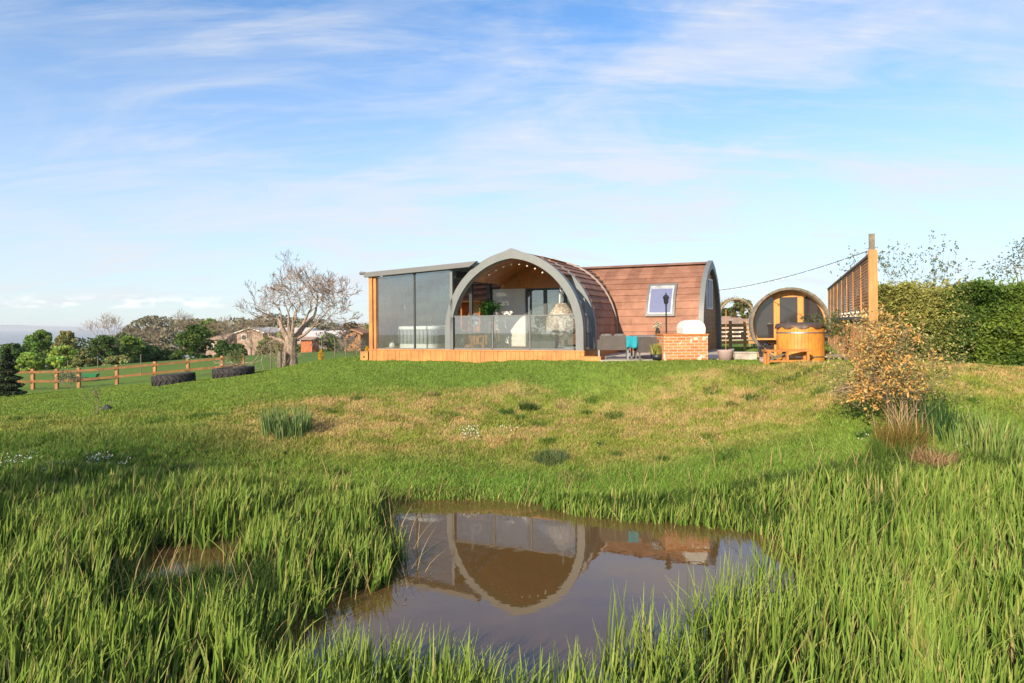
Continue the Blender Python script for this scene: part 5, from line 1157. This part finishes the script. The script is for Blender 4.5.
# bank grass (longer, tufted)
x, y = scatter(260000, 0, 0, 10.2, 14.6, 1.); d = pond_d(x, y); tuf = fbm(x*1.6, y*2.2, 40); k = (d > .0) & (rng.uniform(size=len(x)) < .35+1.1*tuf*(1-sm(y, 13.2, 14.6)*.5)); x, y, d, tuf = x[k], y[k], d[k], tuf[k]; z = height(x, y, d); n = len(x)
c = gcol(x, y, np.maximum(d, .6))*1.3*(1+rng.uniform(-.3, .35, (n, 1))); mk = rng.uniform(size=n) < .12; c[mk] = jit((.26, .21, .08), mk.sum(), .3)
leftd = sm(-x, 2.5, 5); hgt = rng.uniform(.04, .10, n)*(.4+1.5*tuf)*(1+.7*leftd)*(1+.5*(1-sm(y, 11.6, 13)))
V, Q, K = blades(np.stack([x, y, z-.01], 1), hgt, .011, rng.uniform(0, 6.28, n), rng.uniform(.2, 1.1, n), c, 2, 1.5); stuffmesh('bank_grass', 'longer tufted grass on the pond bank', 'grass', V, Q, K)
# tussocks: coarse darker or yellower bunches breaking up the bank
Pt, Ct, Ht_ = [], [], []
for _ in range(230):
    ty = rng.uniform(12.7, 17.2); tx = rng.uniform(-.74, .80)*ty; m_ = int(rng.integers(40, 130)); r_ = rng.uniform(.07, .24)
    if fbm(np.array([tx*.8]), np.array([ty*1.1]), 77)[0] < .44: continue
    aa = rng.uniform(0, 6.28, m_); rr = r_*np.sqrt(rng.uniform(0, 1, m_)); X = tx+rr*np.cos(aa)*1.5; Yq = ty+rr*np.sin(aa)
    base_c = [(.06, .13, .02), (.10, .17, .03), (.22, .23, .05), (.34, .27, .11)][int(rng.choice(4, p=[.35, .3, .2, .15]))]
    Pt.append(np.stack([X, Yq, height(X, Yq)-.01], 1)); Ct.append(jit(base_c, m_, .3)); Ht_.append(rng.uniform(.5, 1.1, m_)*rng.uniform(.09, .21))
Pt = np.concatenate(Pt); Ct = np.concatenate(Ct); Ht_ = np.concatenate(Ht_)
V, Q, K = blades(Pt, Ht_, .011, rng.uniform(0, 6.28, len(Pt)), rng.uniform(.2, 1.2, len(Pt)), Ct, 2, 1.5); stuffmesh('bank_tussocks', 'coarse grass tussocks dotted over the bank', 'grass', V, Q, K)
# straw litter
x, y = scatter(34000, 0, 0, 12.9, 18, 1.); cg = fbm(x*1.2, y*2, 50); k = (cg > .46) & (x > -7); x, y = x[k], y[k]; n = len(x); z = height(x, y)
V, Q, K = blades(np.stack([x, y, z+.015], 1), .03, .006, rng.uniform(0, 6.28, n), rng.uniform(3, 7, n), jit((.40, .27, .12), n, .35), 2, 1.); stuffmesh('dry_litter', 'dry straw and dead stems scattered over the bank', 'dead grass', V, Q, K)
# reeds
def reeds(n, keep, hf, wf, name, label, col, tip, seed, lean=(.05, .45), y0=4.3, y1=12.6):
    y = y0+(y1-y0)*rng.uniform(0, 1, n)**.9; x = rng.uniform(-1, 1, n)*(.75*y+1.2); d = pond_d(x, y); cl_ = fbm(x*2.2, y*2.2, seed); px, py = 512+F*x/y, H0+F*(CZ-0)/y
    k = keep(x, y, d, px, py, cl_); x, y, d, cl_ = x[k], y[k], d[k], cl_[k]; z = np.maximum(height(x, y, d), -.25); n = len(x)
    h = hf(x, y, d, cl_)*rng.uniform(.62, 1.12, n)+np.maximum(0, -z); wv_ = rng.uniform(.7, 1.25, n)*wf
    wind = .5+rng.normal(0, 1.3, n); c = jit(col, n, .28, .12); c *= (.55+.85*cl_[:, None])*(.75+.5*fbm(x*.6, y*.6, 99))[:, None]; mk = rng.uniform(size=n) < .13; c[mk] = jit((.30, .27, .08), mk.sum(), .25); mk = rng.uniform(size=n) < .04; c[mk] = jit((.40, .30, .14), mk.sum(), .25)
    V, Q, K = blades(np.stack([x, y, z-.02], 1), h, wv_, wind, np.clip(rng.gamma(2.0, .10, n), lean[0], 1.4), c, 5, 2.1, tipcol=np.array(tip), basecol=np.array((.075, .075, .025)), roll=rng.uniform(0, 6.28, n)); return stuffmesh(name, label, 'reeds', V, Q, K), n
def keep_main(x, y, d, px, py, c):
    left = (px < 420); right = (px > 560)
    edge = 12.05+.5*fbm(x*1.5, y*0, 61)
    inl = left & (d > np.where(px > 320, .06, -.28)) & (y < edge-.1) & (y > 4.6)
    inr = right & (d > -.15) & (y < edge-.35-.9*sm(x, 2, 6)) & (y > 4.4)
    mid = (px >= 380) & (px <= 640) & (d > -.05) & (d < .45) & (y > 9)
    front = (y < np.where((px > 270) & (px < 600), 5.75, 6.15)-.2*np.sin(px*.013)) & (y > 4.4)
    thin = (px > 105) & (px < 275) & (y > 7.0) & (y < 8.9) & (rng.uniform(size=len(x)) < .5)
    return (inl | inr | mid | front) & ~thin & (rng.uniform(size=len(x)) < .12+1.2*sm(c, .33, .62))
def h_main(x, y, d, c):
    px = 512+F*x/y; base = .52+.16*(c-.5)*2; base = base*(1-.30*sm(y, 9.5, 12)); base = np.where((px > 380) & (px < 760) & (y > 9.2), base*.72, base); base = np.where((px > 375) & (px < 520) & (y > 9.2), base*.5, base); base = base*(.72+.56*fbm(x*.9, y*.9, 88))
    base = np.where((px > 105) & (px < 275) & (y > 7.0) & (y < 8.9), base*.24, base)
    front = (y < 6.3); lim = (CZ-(626-22*np.sin(px*.021)-H0)/F*y); mid_ = front & (px > 250) & (px < 660); return np.where(mid_, np.clip(lim, .25, .72), base)
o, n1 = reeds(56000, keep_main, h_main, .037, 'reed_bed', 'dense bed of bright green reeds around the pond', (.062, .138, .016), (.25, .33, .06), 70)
# tall emergent few at right of water
def keep_em(x, y, d, px, py, c): return (px > 600) & (px < 830) & (d > -.9) & (d < .3) & (y < 8.6) & (c > .42)
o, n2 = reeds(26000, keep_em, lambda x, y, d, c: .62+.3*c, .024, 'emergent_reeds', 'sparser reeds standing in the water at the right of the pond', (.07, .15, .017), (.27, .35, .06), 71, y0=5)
# dead stems
def keep_dead(x, y, d, px, py, c): return (d > -.3) & (rng.uniform(size=len(x)) < .5)
o, n3 = reeds(3600, keep_dead, lambda x, y, d, c: .5+.3*c, .010, 'dead_reeds', 'brown dead reed stalks leaning among the green reeds', (.36, .27, .12), (.36, .27, .12), 72, (.3, 1.2))
# thin under-layer
x, y = scatter(200000, 0, 0, 4.4, 11.9, .9); d = pond_d(x, y); k = (d > .02) & (rng.uniform(size=len(x)) < .8); x, y, d = x[k], y[k], d[k]; z = height(x, y, d); n = len(x)
V, Q, K = blades(np.stack([x, y, z-.01], 1), rng.uniform(.08, .28, n), .010, rng.uniform(0, 6.28, n), rng.uniform(.2, .9, n), jit((.045, .085, .016), n, .35), 2, 1.6); stuffmesh('reed_undergrowth', 'fine grass growing under and between the reeds', 'grass', V, Q, K)
n = 9000; x = rng.uniform(-4, 4, n); y = rng.uniform(6, 12.4, n); d = pond_d(x, y); k = (d < -.05) & (d > -1.0) & (rng.uniform(size=n) < np.exp(d*4.5)) & (fbm(x*2, y*2, 91) > .42); x, y = x[k], y[k]; n = len(x)
P = np.stack([x, y, np.full(n, .006)], 1); V, Q, K = leaves(P, rng.uniform(.02, .06, n), jit((.22, .17, .07), n, .5), .5); V[:, 2] = .004+(V[:, 2]-.006)*.06+.004; stuffmesh('floating_debris', 'leaf litter and stem bits floating by the pond edge', 'leaf litter', V, Q, K, 'deadleaf')
# white flowers
fw = []
for px, py, Y, n_ in ((470, 437, 14.6, 60), (505, 434, 14.7, 18), (8, 470, 12.6, 50), (25, 462, 12.8, 36), (100, 461, 12.9, 50), (120, 466, 12.8, 20), (909, 451, 12.1, 26), (870, 449, 12.6, 18), (45, 487, 12.2, 24), (965, 452, 12.2, 30), (600, 452, 13.9, 8), (60, 478, 12.4, 16), (705, 448, 13.5, 6)):
    x0 = at(px, py, Y)[0]; X = x0+rng.normal(0, .12, n_); Yq = Y+rng.normal(0, .12, n_); fw.append(np.stack([X, Yq, height(X, Yq)+rng.uniform(.06, .16, n_)], 1))
P = np.concatenate(fw); V, Q, K = leaves(P, .030, jit((.78, .78, .72), len(P), .1), .9, 1.5); stuffmesh('white_flowers', 'scattered small white wildflowers on the bank', 'flowers', V, Q, K, 'deadleaf')
print('reeds', n1, n2, n3)

# ------------------------------------------------------------------ world, sun, camera
SUN_EL, SUN_AZ = 23., 31.   # azimuth to the left of straight behind the camera
W = bpy.data.worlds.new('World'); S.world = W; W.use_nodes = True; nt = W.node_tree; N, L = nt.nodes, nt.links; N.clear()
out = N.new('ShaderNodeOutputWorld'); bg = N.new('ShaderNodeBackground'); sky = N.new('ShaderNodeTexSky'); sky.sky_type = 'NISHITA'; sky.sun_disc = False
sdir = np.array([-math.sin(rad(SUN_AZ))*math.cos(rad(SUN_EL)), -math.cos(rad(SUN_AZ))*math.cos(rad(SUN_EL)), math.sin(rad(SUN_EL))])
sky.sun_elevation = rad(SUN_EL); sky.sun_rotation = math.atan2(sdir[0], sdir[1]); sky.air_density = 1.0; sky.dust_density = .3; sky.ozone_density = 1.2
def mth(op, a, b=None, clamp=False):
    n = N.new('ShaderNodeMath'); n.operation = op; n.use_clamp = clamp
    for i_, q in enumerate((a, b)):
        if q is None: continue
        if isinstance(q, (int, float)): n.inputs[i_].default_value = q
        else: L.new(q, n.inputs[i_])
    return n.outputs[0]
tc = N.new('ShaderNodeTexCoord'); sp = N.new('ShaderNodeSeparateXYZ'); L.new(tc.outputs['Generated'], sp.inputs[0])
tint = N.new('ShaderNodeMixRGB'); tint.blend_type = 'MULTIPLY'; tint.inputs[0].default_value = 1; L.new(sky.outputs[0], tint.inputs[1]); tint.inputs[2].default_value = (.64, .99, 1.32, 1)
zc = mth('ADD', mth('MAXIMUM', sp.outputs[2], 0.), .24)
u = mth('DIVIDE', sp.outputs[0], zc); v = mth('DIVIDE', sp.outputs[1], zc)
cb = N.new('ShaderNodeCombineXYZ'); L.new(u, cb.inputs[0]); L.new(v, cb.inputs[1])
def cloud(rot, scl, scale, det, dist, lo, hi, off=0., rough=.6):
    mp = N.new('ShaderNodeMapping'); mp.inputs['Rotation'].default_value = (0, 0, rad(rot)); mp.inputs['Scale'].default_value = scl; mp.inputs['Location'].default_value = (off, off*.7, 0); L.new(cb.outputs[0], mp.inputs[0])
    n = N.new('ShaderNodeTexNoise'); n.inputs['Scale'].default_value = scale; n.inputs['Detail'].default_value = det; n.inputs['Distortion'].default_value = dist; n.inputs['Roughness'].default_value = rough; L.new(mp.outputs[0], n.inputs['Vector'])
    mr = N.new('ShaderNodeMapRange'); mr.interpolation_type = 'SMOOTHSTEP'; mr.inputs[1].default_value = lo; mr.inputs[2].default_value = hi; L.new(n.outputs[0], mr.inputs[0]); return mr.outputs[0]
c1 = cloud(38, (.55, 1.35, 1), 2.1, 9, .8, .38, .68, 5.3, .60); c2 = cloud(46, (.42, 1.9, 1), 3.4, 11, 1.2, .42, .76, 7.7, .62); c3 = cloud(10, (.8, 1., 1), .8, 4, .3, .30, .60, 4.4); c4 = cloud(30, (.40, 2.6, 1), 6.0, 11, 1.6, .46, .82, 12.2, .66)
cc = mth('MULTIPLY', mth('ADD', mth('ADD', mth('MULTIPLY', c1, .75), mth('MULTIPLY', c2, .5)), mth('MULTIPLY', c4, .28)), mth('ADD', mth('MULTIPLY', c3, .60), .45), True)
cc = mth('MULTIPLY', cc, .85)
# veil growing towards the horizon
vz = N.new('ShaderNodeMapRange'); vz.interpolation_type = 'SMOOTHSTEP'; vz.inputs[1].default_value = .46; vz.inputs[2].default_value = .0; vz.inputs[3].default_value = .0; vz.inputs[4].default_value = .66; L.new(sp.outputs[2], vz.inputs[0])
cov = mth('SUBTRACT', 1., mth('MULTIPLY', mth('SUBTRACT', 1., cc), mth('SUBTRACT', 1., vz.outputs[0])), True)
# low cumulus line over the sea at the left
nb = N.new('ShaderNodeTexNoise'); nb.inputs['Scale'].default_value = 26; nb.inputs['Detail'].default_value = 6; mpb = N.new('ShaderNodeMapping'); mpb.inputs['Scale'].default_value = (1, 1, 3.2); L.new(tc.outputs['Generated'], mpb.inputs[0]); L.new(mpb.outputs[0], nb.inputs['Vector'])
def winr(val, a, b, c_, d_):
    m1 = N.new('ShaderNodeMapRange'); m1.interpolation_type = 'SMOOTHSTEP'; m1.inputs[1].default_value = a; m1.inputs[2].default_value = b; L.new(val, m1.inputs[0]); m2 = N.new('ShaderNodeMapRange'); m2.interpolation_type = 'SMOOTHSTEP'; m2.inputs[1].default_value = c_; m2.inputs[2].default_value = d_; m2.inputs[3].default_value = 1; m2.inputs[4].default_value = 0; L.new(val, m2.inputs[0]); return mth('MULTIPLY', m1.outputs[0], m2.outputs[0])
hz_ = winr(sp.outputs[2], .020, .025, .028, .042); az_ = winr(sp.outputs[0], -.62, -.56, -.42, -.36)
cu = mth('MULTIPLY', mth('MULTIPLY', hz_, az_), mth('MULTIPLY', winr(nb.outputs[0], .46, .58, 2., 3.), .6), True)
SKY = .09
mx = N.new('ShaderNodeMixRGB'); L.new(cov, mx.inputs[0]); L.new(tint.outputs[0], mx.inputs[1]); mx.inputs[2].default_value = (4.9, 5.05, 5.4, 1)
mx2 = N.new('ShaderNodeMixRGB'); L.new(cu, mx2.inputs[0]); L.new(mx.outputs[0], mx2.inputs[1]); mx2.inputs[2].default_value = (7, 6.9, 6.7, 1)
L.new(mx2.outputs[0], bg.inputs[0]); bg.inputs[1].default_value = SKY; L.new(bg.outputs[0], out.inputs[0])
sl = bpy.data.lights.new('sun', 'SUN'); sl.energy = 4.2; sl.angle = rad(.5); sl.color = (1, .86, .66); so = bpy.data.objects.new('sun', sl); C.objects.link(so)
from mathutils import Vector
so.rotation_euler = Vector(tuple(sdir)).to_track_quat('Z', 'Y').to_euler()
cam = bpy.data.cameras.new('camera'); co = bpy.data.objects.new('camera', cam); C.objects.link(co); S.camera = co
co.location = (0, 0, CZ); cam.sensor_width = 36; cam.lens = F/1024*36; cam.shift_y = -(341.5-H0)/1024; cam.clip_start = .05; cam.clip_end = 40000
# looking along +Y, level, rolled by ROLL so that the right side rises in the picture
co.rotation_mode = 'QUATERNION'
from mathutils import Quaternion
co.rotation_quaternion = Quaternion((1, 0, 0), rad(90)) @ Quaternion((0, 0, 1), -ROLL)
# haze
HAZE = True
if HAZE:
    o = MB().box(-14900, 14900, -3100, 14900, -77, 12.5).build('haze', bpy.data.materials.new('haze')); tagp(o, kind='stuff'); m = o.data.materials[0]; nt2, N2, L2 = nodes(m); ou = N2.new('ShaderNodeOutputMaterial'); pv = N2.new('ShaderNodeVolumePrincipled')
    pv.inputs['Color'].default_value = (.9, .94, 1, 1); pv.inputs['Density'].default_value = 1.0e-4; L2.new(pv.outputs[0], ou.inputs['Volume'])
S.view_settings.view_transform = 'Standard'; S.view_settings.look = 'None'; S.view_settings.gamma = 1; S.view_settings.use_curve_mapping = False; S.view_settings.exposure = .92
S.cycles.max_bounces = 8; S.cycles.transparent_max_bounces = 12; S.cycles.diffuse_bounces = 3; S.cycles.glossy_bounces = 3; S.cycles.use_denoising = True; S.cycles.volume_bounces = 0
